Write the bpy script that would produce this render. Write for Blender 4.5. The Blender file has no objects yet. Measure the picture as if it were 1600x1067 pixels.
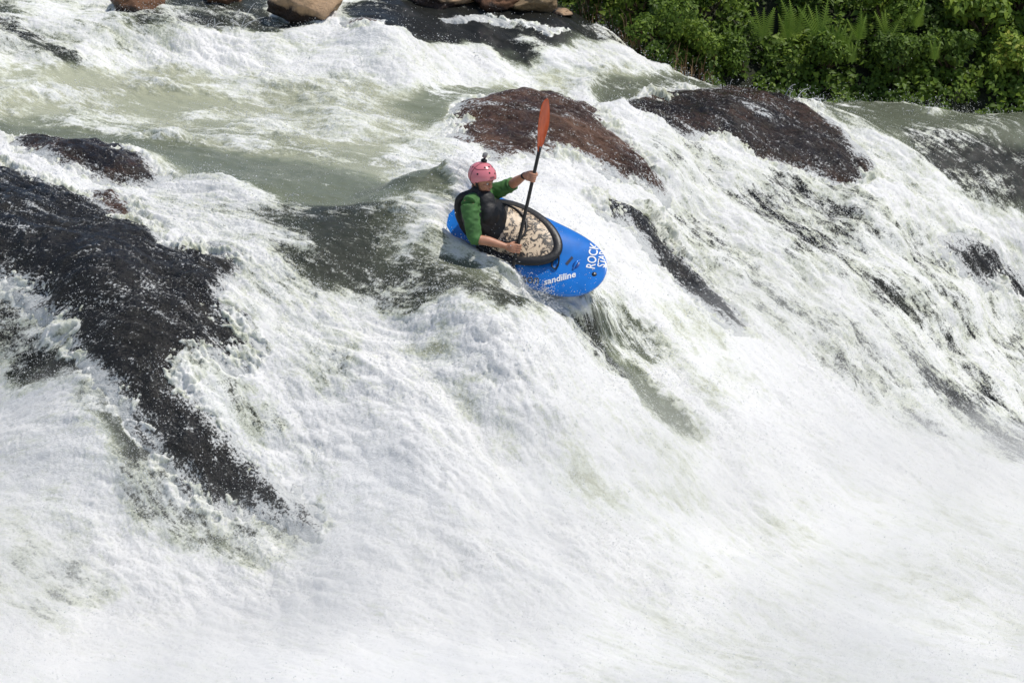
import bpy, bmesh, math, random
import numpy as np
from mathutils import Vector, Matrix
from mathutils.bvhtree import BVHTree

random.seed(7)
SC = bpy.context.scene
COL = SC.collection
# ------------------------------------------------------------------ camera
CAM_Z = 5.9
PITCH = math.radians(13.0)
FPX = 5550.0
cam_data = bpy.data.cameras.new("camera")
cam = bpy.data.objects.new("camera", cam_data)
COL.objects.link(cam)
cam.location = (0, 0, CAM_Z)
cam.rotation_euler = (math.radians(90) - PITCH, 0, 0)
cam_data.sensor_width = 36.0
cam_data.lens = FPX / 1600.0 * 36.0
cam_data.clip_start = 0.5
cam_data.clip_end = 600
SC.camera = cam
# ------------------------------------------------------------------ world, sun, exposure
SUN_EL, SUN_AZ = math.radians(66), math.radians(100)     # azimuth measured from +Y towards +X
world = bpy.data.worlds.new("World")
SC.world = world
world.use_nodes = True
wn = world.node_tree
bg = wn.nodes["Background"]
sky = wn.nodes.new("ShaderNodeTexSky")
sky.sky_type = 'NISHITA'
sky.sun_disc = False
sky.sun_elevation = SUN_EL
sky.sun_rotation = SUN_AZ
wn.links.new(sky.outputs[0], bg.inputs[0])
bg.inputs[1].default_value = 0.085
sd = bpy.data.lights.new("sun", 'SUN')
sd.energy = 2.9
sd.angle = math.radians(0.5)
sd.color = (1.0, 0.955, 0.88)
sun = bpy.data.objects.new("sun", sd)
COL.objects.link(sun)
sdir = Vector((math.sin(SUN_AZ) * math.cos(SUN_EL), math.cos(SUN_AZ) * math.cos(SUN_EL), math.sin(SUN_EL)))
sun.rotation_euler = sdir.to_track_quat('Z', 'Y').to_euler()
sun.location = (0, 30, 20)
SC.view_settings.view_transform = 'Standard'
SC.view_settings.look = 'None'
SC.view_settings.exposure = 0.32
SC.view_settings.gamma = 1.0
SC.render.engine = 'CYCLES'
SC.cycles.max_bounces = 6
SC.cycles.diffuse_bounces = 4
SC.cycles.glossy_bounces = 2
SC.cycles.transmission_bounces = 3
SC.cycles.volume_bounces = 2
SC.cycles.volume_step_rate = 4
SC.cycles.caustics_reflective = False
SC.cycles.caustics_refractive = False
SC.cycles.sample_clamp_indirect = 4.0

# ------------------------------------------------------------------ small helpers
CP, SP = math.cos(PITCH), math.sin(PITCH)
def ray(px, py):
    u = (px - 800.0) / FPX
    v = (533.5 - py) / FPX
    return np.array([u, CP + v * SP, -SP + v * CP])
def at_z(px, py, z):
    d = ray(px, py)
    t = (z - CAM_Z) / d[2]
    return np.array([0, 0, CAM_Z]) + d * t
def at_y(px, py, y):
    d = ray(px, py)
    return np.array([0, 0, CAM_Z]) + d * (y / d[1])
def V(a): return Vector((float(a[0]), float(a[1]), float(a[2])))

def put(name, data, parent=None, label=None, cat=None, group=None, kind=None):
    o = bpy.data.objects.new(name, data)
    COL.objects.link(o)
    if parent is not None: o.parent = parent
    if label: o["label"] = label
    if cat: o["category"] = cat
    if group: o["group"] = group
    if kind: o["kind"] = kind
    return o
def mesh_np(name, verts, quads=None, tris=None, smooth=True):
    me = bpy.data.meshes.new(name)
    verts = np.ascontiguousarray(verts, dtype=np.float32)
    me.vertices.add(len(verts)); me.vertices.foreach_set("co", verts.ravel())
    f = quads if quads is not None else tris
    k = f.shape[1]
    f = np.ascontiguousarray(f, dtype=np.int32)
    me.loops.add(f.size); me.loops.foreach_set("vertex_index", f.ravel())
    me.polygons.add(len(f))
    me.polygons.foreach_set("loop_start", np.arange(0, f.size, k, dtype=np.int32))
    me.polygons.foreach_set("loop_total", np.full(len(f), k, dtype=np.int32))
    if smooth: me.polygons.foreach_set("use_smooth", np.ones(len(f), dtype=bool))
    me.update(calc_edges=True)
    return me
def attr(me, name, vals):
    a = me.attributes.new(name, 'FLOAT', 'POINT')
    a.data.foreach_set("value", np.ascontiguousarray(vals, dtype=np.float32).ravel())
def attr3(me, name, vals):
    a = me.attributes.new(name, 'FLOAT_VECTOR', 'POINT')
    a.data.foreach_set("vector", np.ascontiguousarray(vals, dtype=np.float32).ravel())

# ------------------------------------------------------------------ numpy noise
_rng = np.random.default_rng(11)
_P = _rng.permutation(256).astype(np.int32)
_P = np.concatenate([_P, _P, _P])
_G = _rng.normal(size=(256, 3)).astype(np.float32)
_G /= np.linalg.norm(_G, axis=1)[:, None]
def perlin(x, y, z):
    x = x.astype(np.float32); y = y.astype(np.float32); z = z.astype(np.float32)
    xi = np.floor(x).astype(np.int32); yi = np.floor(y).astype(np.int32); zi = np.floor(z).astype(np.int32)
    xf = x - xi; yf = y - yi; zf = z - zi
    xi &= 255; yi &= 255; zi &= 255
    u = xf * xf * xf * (xf * (xf * 6 - 15) + 10)
    v = yf * yf * yf * (yf * (yf * 6 - 15) + 10)
    w = zf * zf * zf * (zf * (zf * 6 - 15) + 10)
    def g(dx, dy, dz):
        h = _P[_P[_P[xi + dx] + yi + dy] + zi + dz]
        gr = _G[h]
        return gr[..., 0] * (xf - dx) + gr[..., 1] * (yf - dy) + gr[..., 2] * (zf - dz)
    def lx(dy, dz):
        a = g(0, dy, dz); return a + u * (g(1, dy, dz) - a)
    def ly(dz):
        a = lx(0, dz); return a + v * (lx(1, dz) - a)
    a = ly(0)
    return (a + w * (ly(1) - a)) * 1.5
def sstep(a, b, x):
    t = np.clip((x - a) / (b - a), 0, 1)
    return t * t * (3 - 2 * t)

# ------------------------------------------------------------------ materials
def new_mat(name):
    m = bpy.data.materials.new(name); m.use_nodes = True
    nt = m.node_tree
    return m, nt, nt.nodes["Principled BSDF"]
def N(nt, t, **kw):
    n = nt.nodes.new(t)
    for k, v in kw.items():
        if k in ("operation", "blend_type", "data_type", "noise_dimensions", "feature", "attribute_name", "noise_type", "distance"):
            setattr(n, k, v)
        else:
            n.inputs[k].default_value = v
    return n
def ramp(nt, src, stops, interp='LINEAR'):
    r = nt.nodes.new("ShaderNodeValToRGB")
    r.color_ramp.interpolation = interp
    els = r.color_ramp.elements
    while len(els) < len(stops): els.new(0.5)
    for e, (p, c) in zip(els, stops):
        e.position = p; e.color = (c[0], c[1], c[2], 1) if len(c) == 3 else c
    nt.links.new(src, r.inputs[0])
    return r
def math_n(nt, op, a, b=None, c=None, clamp=False):
    n = nt.nodes.new("ShaderNodeMath"); n.operation = op; n.use_clamp = clamp
    for i, s in enumerate((a, b, c)):
        if s is None: continue
        if isinstance(s, (int, float)): n.inputs[i].default_value = s
        else: nt.links.new(s, n.inputs[i])
    return n.outputs[0]
def mapr(nt, s, a, b, c=0.0, d=1.0):
    n = nt.nodes.new("ShaderNodeMapRange"); n.interpolation_type = 'SMOOTHSTEP'
    nt.links.new(s, n.inputs[0])
    n.inputs[1].default_value = a; n.inputs[2].default_value = b
    n.inputs[3].default_value = c; n.inputs[4].default_value = d
    return n.outputs[0]
def mixc(nt, f, a, b):
    n = nt.nodes.new("ShaderNodeMix"); n.data_type = 'RGBA'
    if isinstance(f, (int, float)): n.inputs[0].default_value = f
    else: nt.links.new(f, n.inputs[0])
    for i, s in ((6, a), (7, b)):
        if isinstance(s, tuple): n.inputs[i].default_value = (*s, 1)
        else: nt.links.new(s, n.inputs[i])
    return n.outputs[2]
def simple(name, col, rough=0.5, coat=0.0, var=0.0, scale=20.0, spec=0.5, bump=0.0, sheen=0.0, metal=0.0):
    m, nt, b = new_mat(name)
    b.inputs["Roughness"].default_value = rough
    b.inputs["Coat Weight"].default_value = coat
    b.inputs["Specular IOR Level"].default_value = spec
    b.inputs["Metallic"].default_value = metal
    tc = N(nt, "ShaderNodeTexCoord")
    no = N(nt, "ShaderNodeTexNoise", Scale=scale, Detail=5.0)
    nt.links.new(tc.outputs["Object"], no.inputs["Vector"])
    lo = tuple(c * (1 - var) for c in col); hi = tuple(min(1, c * (1 + var)) for c in col)
    r = ramp(nt, no.outputs[0], [(0.3, lo), (0.7, hi)])
    nt.links.new(r.outputs[0], b.inputs["Base Color"])
    if bump:
        bp = N(nt, "ShaderNodeBump", Strength=1.0, Distance=bump)
        nt.links.new(no.outputs[0], bp.inputs["Height"]); nt.links.new(bp.outputs[0], b.inputs["Normal"])
    if sheen: b.inputs["Sheen Weight"].default_value = sheen
    return m
# ------------------------------------------------------------------ the lie of the river bed: heights measured at known spots
CTRL = [(-300,-60,1.25),(0,-60,1.2),(400,-60,1.2),(800,-60,1.15),
 (-300,0,1.0),(0,0,1.0),(200,0,1.0),(420,0,1.02),(620,0,1.05),(860,0,1.0),(0,50,.8),(300,50,.8),(600,50,.85),(850,50,.8),(1000,90,.45),(740,100,.5),(500,110,.5),
 (0,110,.52),(250,110,.5),(-300,110,.52),(0,190,.22),(-300,190,.25),(250,190,.22),(500,200,.22),(620,240,.16),(700,170,.30),(800,150,.36),(860,200,.2),(900,140,.3),
 (-300,255,.1),(0,255,.08),(150,250,.15),(250,290,.02),(400,300,.05),(560,320,.0),(680,300,.05),
 (-300,420,-.45),(0,400,-.35),(0,500,-.8),(-300,600,-1.3),(0,600,-1.35),(-300,850,-2.2),(0,850,-2.25),(0,1067,-2.8),(-300,1067,-2.8),(0,1200,-2.95),(-300,1300,-3.0),
 (200,340,-.12),(150,430,-.4),(300,400,-.32),(230,550,-.9),(300,700,-1.55),(400,560,-.95),(450,830,-2.15),(250,850,-2.25),(330,480,-.6),
 (450,350,-.1),(560,350,-.1),(500,430,-.42),(520,520,-.8),(520,650,-1.35),(640,480,-.62),(650,380,-.16),
 (760,400,-.22),(800,490,-.62),(800,650,-1.32),(800,850,-2.15),(550,850,-2.15),(800,1067,-2.72),(400,1067,-2.75),(800,1200,-2.9),(400,1250,-3.0),
 (860,440,-.48),(960,470,-.82),(950,560,-1.15),(1100,650,-1.6),(1100,850,-2.35),(1100,1067,-2.75),(1100,1250,-2.95),
 (900,290,-.12),(980,330,-.3),(1050,240,0.0),(1040,400,-.72),(1100,300,-.32),(1100,450,-.95),(950,390,-.5),
 (1000,152,.22),(1150,150,.16),(1300,162,.06),(1450,180,-.02),(1600,185,-.1),(1900,200,-.25),(1250,300,-.42),(1400,300,-.5),(1600,300,-.65),(1900,320,-.8),
 (1300,450,-1.1),(1450,450,-1.25),(1600,450,-1.5),(1900,450,-1.6),(1350,650,-1.95),(1600,620,-2.2),(1900,620,-2.3),(1350,850,-2.5),(1600,850,-2.65),(1900,850,-2.7),
 (1600,1067,-2.85),(1900,1067,-2.85),(1600,1250,-2.95)]
cx, cy, cz = [], [], []
for p in CTRL:
    q = at_z(*p); cx.append(q[0]); cy.append(q[1]); cz.append(p[2])
for x, y, z in [(1.6, 37.7, 0), (2.6, 37.7, -.15), (3.6, 37.7, -.28), (4.6, 37.7, -.40), (5.6, 37.7, -.48), (8, 37.7, -.8), (3, 39, -.3), (5, 39, -.6), (8, 39, -.9), (2, 42, .0), (5, 42, -.2), (9, 42, -.3), (1.0, 39.5, .5),
                (-8, 45, 1.5), (0, 45, 1.5), (9, 46, 1.2), (-12, 60, 2.0), (0, 60, 2.0), (12, 60, 2.0), (-14, 36, .9), (-14, 31, .2), (-14, 28, -1.6), (-14, 24, -3),
                (14, 37, -.6), (14, 34, -1.8), (14, 30, -2.8), (14, 24, -3), (-12, 14, -3.1), (0, 14, -3.1), (12, 14, -3.1), (0, 20, -3.05), (-8, 20, -3.05), (8, 20, -3.05)]:
    cx.append(x); cy.append(y); cz.append(z)
cx, cy, cz = (np.array(a, dtype=np.float64) for a in (cx, cy, cz))
def _tps(r2): return r2 * np.log(r2 + 1e-9) * 0.5
_n = len(cx)
A = np.zeros((_n + 3, _n + 3))
A[:_n, :_n] = _tps((cx[:, None] - cx) ** 2 + (cy[:, None] - cy) ** 2) + np.eye(_n) * 0.05
A[:_n, _n] = 1; A[:_n, _n + 1] = cx; A[:_n, _n + 2] = cy; A[_n:, :_n] = A[:_n, _n:].T
_w = np.linalg.solve(A, np.concatenate([cz, [0, 0, 0]]))
# swells, pillows and humps: px, py (where they sit), length along flow, width, turn (deg), height
HUMPS = [(740,520,.55,.34,-20,.10),(640,512,.4,.26,0,.05),(860,522,.35,.24,-20,.07),(640,400,.8,.30,-40,.07),(520,400,.5,.25,-40,.08),
 (560,350,.5,.35,-30,.08),(400,300,.5,.3,-10,.05),(320,300,.5,.35,-20,.08),(860,190,.9,.6,-40,.16),(1150,170,1.2,.5,-25,.10),
 (960,350,.5,.3,-50,.10),(1540,400,.5,.3,-40,.10),(150,250,.8,.4,-15,.12),(200,520,1.3,.25,-45,.10),(100,420,1.2,.3,-35,.08),(360,500,.7,.22,-45,.10),
 (330,400,.5,.2,-20,.08),(440,800,.35,.25,-40,.10),(640,90,.5,.6,0,.10),(740,92,.3,.5,0,.12),(500,95,.6,.6,0,.10),(980,110,.5,.5,0,.08),
 (1200,600,1.2,.3,-40,.08),(1400,550,1.0,.3,-40,.08),(600,650,1.3,.35,-45,.10),(850,650,1.2,.35,-45,.10),(1000,750,1.0,.4,-40,.10),(700,800,1,.4,-45,.10),
 (100,650,.8,.4,-40,.10),(250,900,1,.5,-20,.08),(1040,560,.8,.16,-50,-.12),(960,500,.6,.2,-50,-.08),(700,600,1.0,.15,-50,-.08),
 (1500,880,1.2,.5,-5,.05),(1200,960,1.5,.4,-5,.06),(1100,145,.3,.3,0,.03),(1220,140,.2,.2,0,.05),(1570,178,.4,.3,0,.07)]
def base_z(x, y):
    x = np.asarray(x, dtype=np.float64); y = np.asarray(y, dtype=np.float64)
    out = _w[_n] + _w[_n + 1] * x + _w[_n + 2] * y
    for i in range(_n):
        out = out + _w[i] * _tps((x - cx[i]) ** 2 + (y - cy[i]) ** 2)
    return out
def surf_hit(px, py, fn=None, t0=24.0, t1=50.0):
    d = ray(px, py)
    ts = np.linspace(t0, t1, 1600)
    X, Y, Z = d[0] * ts, d[1] * ts, CAM_Z + d[2] * ts
    g = Z - (fn or base_z)(X, Y)
    k = np.nonzero(g < 0)[0]
    i = k[0] if len(k) else -1
    return np.array([X[i], Y[i], Z[i]])
HW = []
for (px, py, la, lb, turn, h) in HUMPS:
    q = surf_hit(px, py); HW.append((q[0], q[1], la, lb, math.radians(turn), h))
# ------------------------------------------------------------------ kayak frame (needed by the water it ploughs through)
KC = at_y(799, 377, 30.15)
R_, U_, T_ = np.array([1, 0, 0.]), np.array([0, SP, CP]), np.array([0, -CP, SP])
def cv(a): return a[0] * R_ + a[1] * U_ + a[2] * T_
KF = cv((.86, -.41, .33)); KF /= np.linalg.norm(KF)
KW = cv((.47, .78, -.40)); KW -= KF * KW.dot(KF); KW /= np.linalg.norm(KW)
KN = np.cross(KF, KW)

def full_z(x, y):
    z = base_z(x, y)
    for (hx, hy, la, lb, a, h) in HW:
        dx, dy = x - hx, y - hy
        s = dx * math.cos(a) + dy * math.sin(a); n = -dx * math.sin(a) + dy * math.cos(a)
        z = z + h * np.exp(-(s / la) ** 2 - (n / lb) ** 2)
    return z

# ------------------------------------------------------------------ paint of the river, authored as outlines on the ground (metres)
def wpoly(pts):
    return np.array([surf_hit(px, py)[:2] for px, py in pts])
PX0, PX1, PY0, PY1, PS = -9.0, 9.0, 20.0, 48.0, 0.035
gx = np.arange(PX0, PX1, PS); gy = np.arange(PY0, PY1, PS)
GX, GY = np.meshgrid(gx, gy)
GX = GX.astype(np.float32); GY = GY.astype(np.float32)
def sdf(poly, X=None, Y=None):
    X = GX if X is None else X; Y = GY if Y is None else Y
    d2 = np.full(X.shape, 1e9, np.float32); ins = np.zeros(X.shape, bool)
    n = len(poly)
    for i in range(n):
        ax, ay = poly[i]; bx, by = poly[(i + 1) % n]
        ex, ey = bx - ax, by - ay
        wx, wy = X - np.float32(ax), Y - np.float32(ay)
        t = np.clip((wx * ex + wy * ey) / (ex * ex + ey * ey + 1e-9), 0, 1)
        d2 = np.minimum(d2, (wx - ex * t) ** 2 + (wy - ey * t) ** 2)
        if by != ay:
            c = ((ay > Y) != (by > Y)) & (X < (bx - ax) * (Y - ay) / (by - ay) + ax)
            ins ^= c
    d = np.sqrt(d2)
    return np.where(ins, d, -d)          # positive inside
def local(poly, soft):
    m = soft + .3
    x0, x1 = poly[:, 0].min() - m, poly[:, 0].max() + m
    y0, y1 = poly[:, 1].min() - m, poly[:, 1].max() + m
    i0, i1 = max(0, int((y0 - PY0) / PS)), min(len(gy), int((y1 - PY0) / PS) + 2)
    j0, j1 = max(0, int((x0 - PX0) / PS)), min(len(gx), int((x1 - PX0) / PS) + 2)
    return slice(i0, i1), slice(j0, j1)
Fp = np.full(GX.shape, 1.0, np.float32)      # how foamy
Dp = np.zeros(GX.shape, np.float32)          # how dark the water under the foam is
Rp = np.ones(GX.shape, np.float32)           # how rough
def paint(pts, f=None, d=None, r=None, soft=.15):
    poly = wpoly(pts)
    sl = local(poly, soft)
    m = sstep(-soft, soft, sdf(poly, GX[sl], GY[sl]))
    for arr, v in ((Fp, f), (Dp, d), (Rp, r)):
        if v is not None: arr[sl] += (v - arr[sl]) * m
PAINT = [
 ([(1040,132),(1120,134),(1300,156),(1450,174),(1600,180),(1600,172),(1450,168),(1300,150),(1060,128)], .9,.1,.6,.06),
 ([(1040,136),(1120,140),(1300,163),(1600,185),(1900,200),(1900,120),(1600,100),(1300,90),(1060,120)], .62,.3,.5,.15),
 ([(-400,60),(0,95),(250,100),(500,125),(640,140),(900,135),(870,160),(720,165),(690,200),(690,300),(640,335),(560,330),(400,310),(250,290),(0,215),(-400,200)], .64,.02,.85,.25),
 ([(-400,-60),(420,-60),(420,10),(200,90),(0,85),(-400,60)], .78,.35,.8,.2),
 ([(-400,-40),(0,-50),(20,60),(-10,70),(-400,60)], .6,.7,None,.2),
 ([(0,25),(40,40),(65,55),(50,62),(0,58)], .5,.95,None,.12),
 ([(40,62),(100,66),(150,95),(120,102),(60,90)], .5,.85,None,.15),
 ([(205,22),(330,22),(420,48),(350,45),(290,50),(215,38)], .5,.9,None,.15),
 ([(255,-10),(420,-10),(430,40),(380,45),(330,20),(255,10)], .42,.85,None,.15),
 ([(380,35),(470,40),(500,58),(440,58)], .4,.9,None,.1),
 ([(520,-60),(900,-60),(900,8),(960,48),(1010,95),(950,85),(900,70),(830,98),(735,94),(660,86),(600,62),(530,30)], .2,.97,.35,.12),
 ([(500,-8),(620,-8),(640,4),(520,8)], .7,.5,None,.1),
 ([(800,52),(840,60),(860,95),(830,92)], .62,.9,.8,.1),
 ([(900,50),(990,75),(1020,110),(960,92),(930,70)], .62,.9,.8,.1),
 ([(230,62),(330,68),(420,55),(500,70),(560,85),(650,90),(720,92),(770,88),(800,108),(860,98),(900,75),(960,88),(1040,130),(930,150),(860,130),(620,140),(480,128),(350,112),(240,100)], .95,.1,1.1,.15),
 ([(600,170),(660,145),(780,136),(880,150),(890,160),(720,168),(670,200)], .38,.35,.3,.15),
 ([(840,110),(930,125),(1030,130),(1000,145),(930,138),(850,128)], .6,.0,.5,.12),
 ([(0,108),(170,112),(180,128),(0,132)], .4,.05,.4,.2),
 ([(180,150),(330,145),(400,170),(300,185),(190,178)], .3,.12,.4,.2),
 ([(420,235),(560,225),(650,260),(560,275),(440,262)], .38,.15,.4,.2),
 ([(60,165),(160,165),(170,185),(80,188)], .38,.12,.4,.2),
 ([(310,188),(360,190),(370,215),(320,212)], .4,.2,.4,.15),
 ([(-400,182),(0,190),(120,200),(250,222),(380,240),(520,262),(620,290),(690,300),(700,340),(640,345),(560,328),(440,322),(300,285),(220,245),(120,222),(0,215),(-400,215)], .24,.45,.25,.15),
 ([(560,300),(690,305),(740,395),(680,370),(600,340)], .30,.5,.4,.15),
 ([(120,170),(300,200),(420,215),(560,250),(540,258),(400,232),(280,215),(100,185)], .6,.2,.6,.1),
 ([(0,180),(200,192),(330,212),(320,220),(180,205),(0,190)], .62,.3,.5,.08),
 ([(690,190),(700,270),(650,290),(600,250),(640,200)], .78,.1,.8,.15),
 ([(930,140),(1100,137),(1300,158),(1450,178),(1900,190),(1900,330),(1600,335),(1540,300),(1430,260),(1350,215),(1280,178),(1150,155),(1000,158),(935,172)], .42,.55,.4,.12),
 ([(1420,205),(1480,215),(1900,220),(1900,340),(1600,340),(1530,320),(1450,270)], .47,.92,.6,.12),
 ([(1320,190),(1400,215),(1460,290),(1520,340),(1900,350),(1900,450),(1500,450),(1400,370),(1350,300)], .85,.3,1.0,.2),
 ([(1020,200),(1200,265),(1350,300),(1400,340),(1500,430),(1900,480),(1900,720),(1500,720),(1320,600),(1150,490),(1040,410),(990,300)], .82,1.0,1.0,.2),
 ([(1200,270),(1320,290),(1370,330),(1330,400),(1240,370),(1180,320)], .63,1,1.1,.2),
 ([(1180,480),(1260,470),(1420,620),(1300,600)], .68,.9,1.0,.2),
 ([(1460,600),(1520,610),(1700,700),(1700,740),(1560,710)], .55,.95,1.0,.15),
 ([(1350,430),(1420,440),(1500,540),(1420,520)], .62,.9,1.0,.15),
 ([(1060,380),(1200,430),(1300,540),(1220,540),(1100,450)], .80,.7,1.0,.15),
 ([(250,295),(320,285),(430,330),(480,420),(560,480),(560,620),(440,620),(350,520),(380,440),(330,390),(230,340)], .86,.6,1.0,.15),
 ([(410,325),(560,330),(640,345),(700,370),(760,400),(800,430),(850,512),(795,515),(740,496),(690,488),(640,512),(600,500),(556,478),(500,450),(430,405)], .44,.80,.8,.12),
 ([(640,345),(760,400),(835,500),(790,498),(700,420)], .32,.78,.5,.08),
 ([(400,325),(470,325),(480,400),(430,390)], .66,.7,.9,.15),
 ([(820,430),(900,465),(960,545),(920,540),(850,500)], .58,.85,.9,.1),
 ([(905,470),(965,450),(1030,510),(1050,545),(1010,560),(950,530)], .47,.55,.8,.16),
 ([(940,545),(990,560),(1060,640),(1090,690),(1050,680),(980,610)], .46,.45,.8,.16),
 ([(880,490),(930,530),(990,590),(970,600),(910,550)], .58,.9,.8,.07),
 ([(1030,470),(1110,500),(1180,620),(1120,640),(1060,560)], .73,.05,.8,.2),
 ([(620,540),(680,540),(800,650),(830,730),(780,700),(680,600)], .72,.1,.9,.12),
 ([(960,660),(1100,720),(1150,850),(980,820),(860,760)], .86,.0,.8,.3),
 ([(-400,440),(0,450),(60,500),(150,600),(180,650),(60,620),(0,600),(-400,600)], .60,.95,1.0,.12),
 ([(150,640),(260,730),(300,780),(420,800),(500,820),(500,880),(300,860),(210,840)], .66,.8,1.1,.12),
 ([(480,790),(520,830),(510,890),(460,880)], .72,.6,1.0,.1),
 ([(270,520),(400,600),(480,700),(520,740),(430,700),(330,640),(270,580)], .76,.8,1.0,.15),
 ([(-400,780),(60,800),(130,860),(200,930),(120,980),(-400,980)], .78,.7,1.0,.2),
 ([(1050,820),(1250,760),(1900,740),(1900,1500),(700,1500),(900,1000)], .90,0,.7,.5),
 ([(-400,980),(700,940),(900,1000),(900,1500),(-400,1500)], 1.0,0,.6,.5),
]
for pts, f, d, r, s in PAINT: paint(pts, f, d, r, s)
ROCKS = {
 "dark_slab": ([(-400,250),(0,262),(60,275),(130,300),(190,330),(240,345),(270,385),(330,392),(385,408),(375,440),(345,480),(385,510),(430,572),(400,600),(330,580),(300,590),(325,640),(365,690),(415,745),(460,790),(492,822),(470,850),(410,835),(350,835),(270,800),(225,722),(182,662),(122,595),(65,525),(0,468),(-400,370)], .10),
 "crevice_rock": ([(430,770),(480,785),(525,825),(505,860),(450,850)], .05),
 "brown_hump": ([(5,218),(60,214),(135,220),(210,244),(275,288),(235,300),(150,290),(80,268),(20,244)], .06),
 "brown_knob": ([(120,296),(185,298),(225,322),(232,352),(180,348),(140,328)], .05),
 "falls_rock": ([(690,185),(720,165),(800,158),(870,165),(920,185),(980,220),(1020,255),(1045,300),(1040,322),(1000,300),(960,290),(930,265),(880,255),(845,250),(810,250),(790,270),(750,245),(700,215)], .09),
 "crest_rock": ([(940,168),(1000,154),(1080,152),(1150,150),(1230,162),(1290,185),(1340,228),(1390,295),(1320,300),(1240,275),(1180,255),(1120,230),(1060,212),(1010,195),(960,188)], .09),
 "ledge_rock": ([(900,318),(950,310),(1005,328),(1045,355),(1060,390),(1095,425),(1145,475),(1200,535),(1150,540),(1080,480),(1030,430),(990,385),(940,352)], .06),
 "wet_rock": ([(1460,366),(1505,368),(1550,390),(1590,428),(1640,450),(1660,515),(1575,475),(1500,428),(1470,400)], .06),
 "shore_rock": ([(522,38),(560,34),(602,42),(600,66),(570,72),(540,58)], .05),
 "red_ledge": ([(680,26),(760,30),(850,42),(900,60),(860,58),(760,46),(690,36)], .05),
}
rock_mask = {}
Mp = np.full(GX.shape, -1.0, np.float32)     # distance into the nearest bare rock
for k, (pts, s) in ROCKS.items():
    poly = wpoly(pts)
    d = sdf(poly)
    rock_mask[k] = d
    Mp = np.maximum(Mp, d)
def samp(arr, x, y, fill=None):
    u = np.clip((x - PX0) / PS, 0, len(gx) - 1.001); v = np.clip((y - PY0) / PS, 0, len(gy) - 1.001)
    i = v.astype(np.int32); j = u.astype(np.int32); fu = (u - j).astype(np.float32); fv = (v - i).astype(np.float32)
    return (arr[i, j] * (1 - fu) + arr[i, j + 1] * fu) * (1 - fv) + (arr[i + 1, j] * (1 - fu) + arr[i + 1, j + 1] * fu) * fv

# ------------------------------------------------------------------ the dense grid
def axis(segs):
    out = [segs[0][0]]
    for a, b, s0, s1 in segs:
        n = max(2, int(round((b - a) / ((s0 + s1) / 2))))
        st = np.linspace(s0, s1, n); st *= (b - a) / st.sum()
        out.extend(list(a + np.cumsum(st)))
    return np.array(out)
import os
Q = 1.0
xs = axis([(-15, -6, .25, .05), (-6, -5.5, .05, .011 * Q), (-5.5, 5.7, .0105 * Q, .0105 * Q), (5.7, 6.2, .011 * Q, .05), (6.2, 15, .05, .25)])
ys = axis([(13, 23, .3, .08), (23, 24.8, .08, .012 * Q), (24.8, 31.6, .010 * Q, .010 * Q), (31.6, 37.2, .013 * Q, .015 * Q), (37.2, 41, .02, .06), (41, 60, .06, .5)])
X, Y = np.meshgrid(xs, ys)
X = X.astype(np.float32); Y = Y.astype(np.float32)
NY, NX = X.shape
Zb = np.empty(X.shape, np.float32)
for i in range(0, NY, 100):
    Zb[i:i + 100] = full_z(X[i:i + 100], Y[i:i + 100])
def gradn(Z):
    zx = np.gradient(Z, axis=1) / np.gradient(xs)[None, :]
    zy = np.gradient(Z, axis=0) / np.gradient(ys)[:, None]
    l = 1 / np.sqrt(1 + zx * zx + zy * zy)
    return (-zx * l).astype(np.float32), (-zy * l).astype(np.float32), l.astype(np.float32)
NXv, NYv, NZv = gradn(Zb)
# flow coordinates: s runs with the current, n across it
FA = math.radians(-36)
S_ = X * math.cos(FA) + Y * math.sin(FA) - Zb * 0.55
N_ = -X * math.sin(FA) + Y * math.cos(FA)
w1 = perlin(S_ * .45, N_ * .6, Zb * .3); w2 = perlin(S_ * .5 + 9, N_ * .6 + 5, Zb * .3)
N_ = N_ + .22 * w1; S_ = S_ + .2 * w2
W3 = perlin(S_ * 1.6, N_ * 3.2, Zb * .8); W4 = perlin(S_ * 5, N_ * 9, Zb * 2); W5 = perlin(S_ * 13, N_ * 22, Zb * 5)
# ragged outlines: look the paint up a little aside
jx = X + .08 * W3 + .05 * W4 + .025 * W5; jy = Y - .09 * W3 + .08 * W4 + .045 * W5
F = samp(Fp, jx, jy); D = samp(Dp, jx, jy); RR = samp(Rp, jx, jy)
mx_ = X + .05 * W3 + .03 * W4 + .018 * W5; my_ = Y - .05 * W3 + .05 * W4 + .035 * W5
M = samp(Mp, mx_, my_)
RR = RR * (.62 + .75 * np.clip(.5 + perlin(S_ * .7 + 20, N_ * 1.6, Zb * .5), 0, 1))
FA_ = .42 + .58 * sstep(1.0, .88, F)
F0 = F
F = F + FA_ * (.20 * perlin(S_ * .8, N_ * 2.4, Zb * .5) + .20 * W3 + .12 * W4 + .06 * W5 + .16 * perlin(S_ * .9 + 3, N_ * 7.5, Zb * .4)) + .06 * sstep(.9, 1, F0)
D = np.clip(D, 0, 1)
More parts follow.
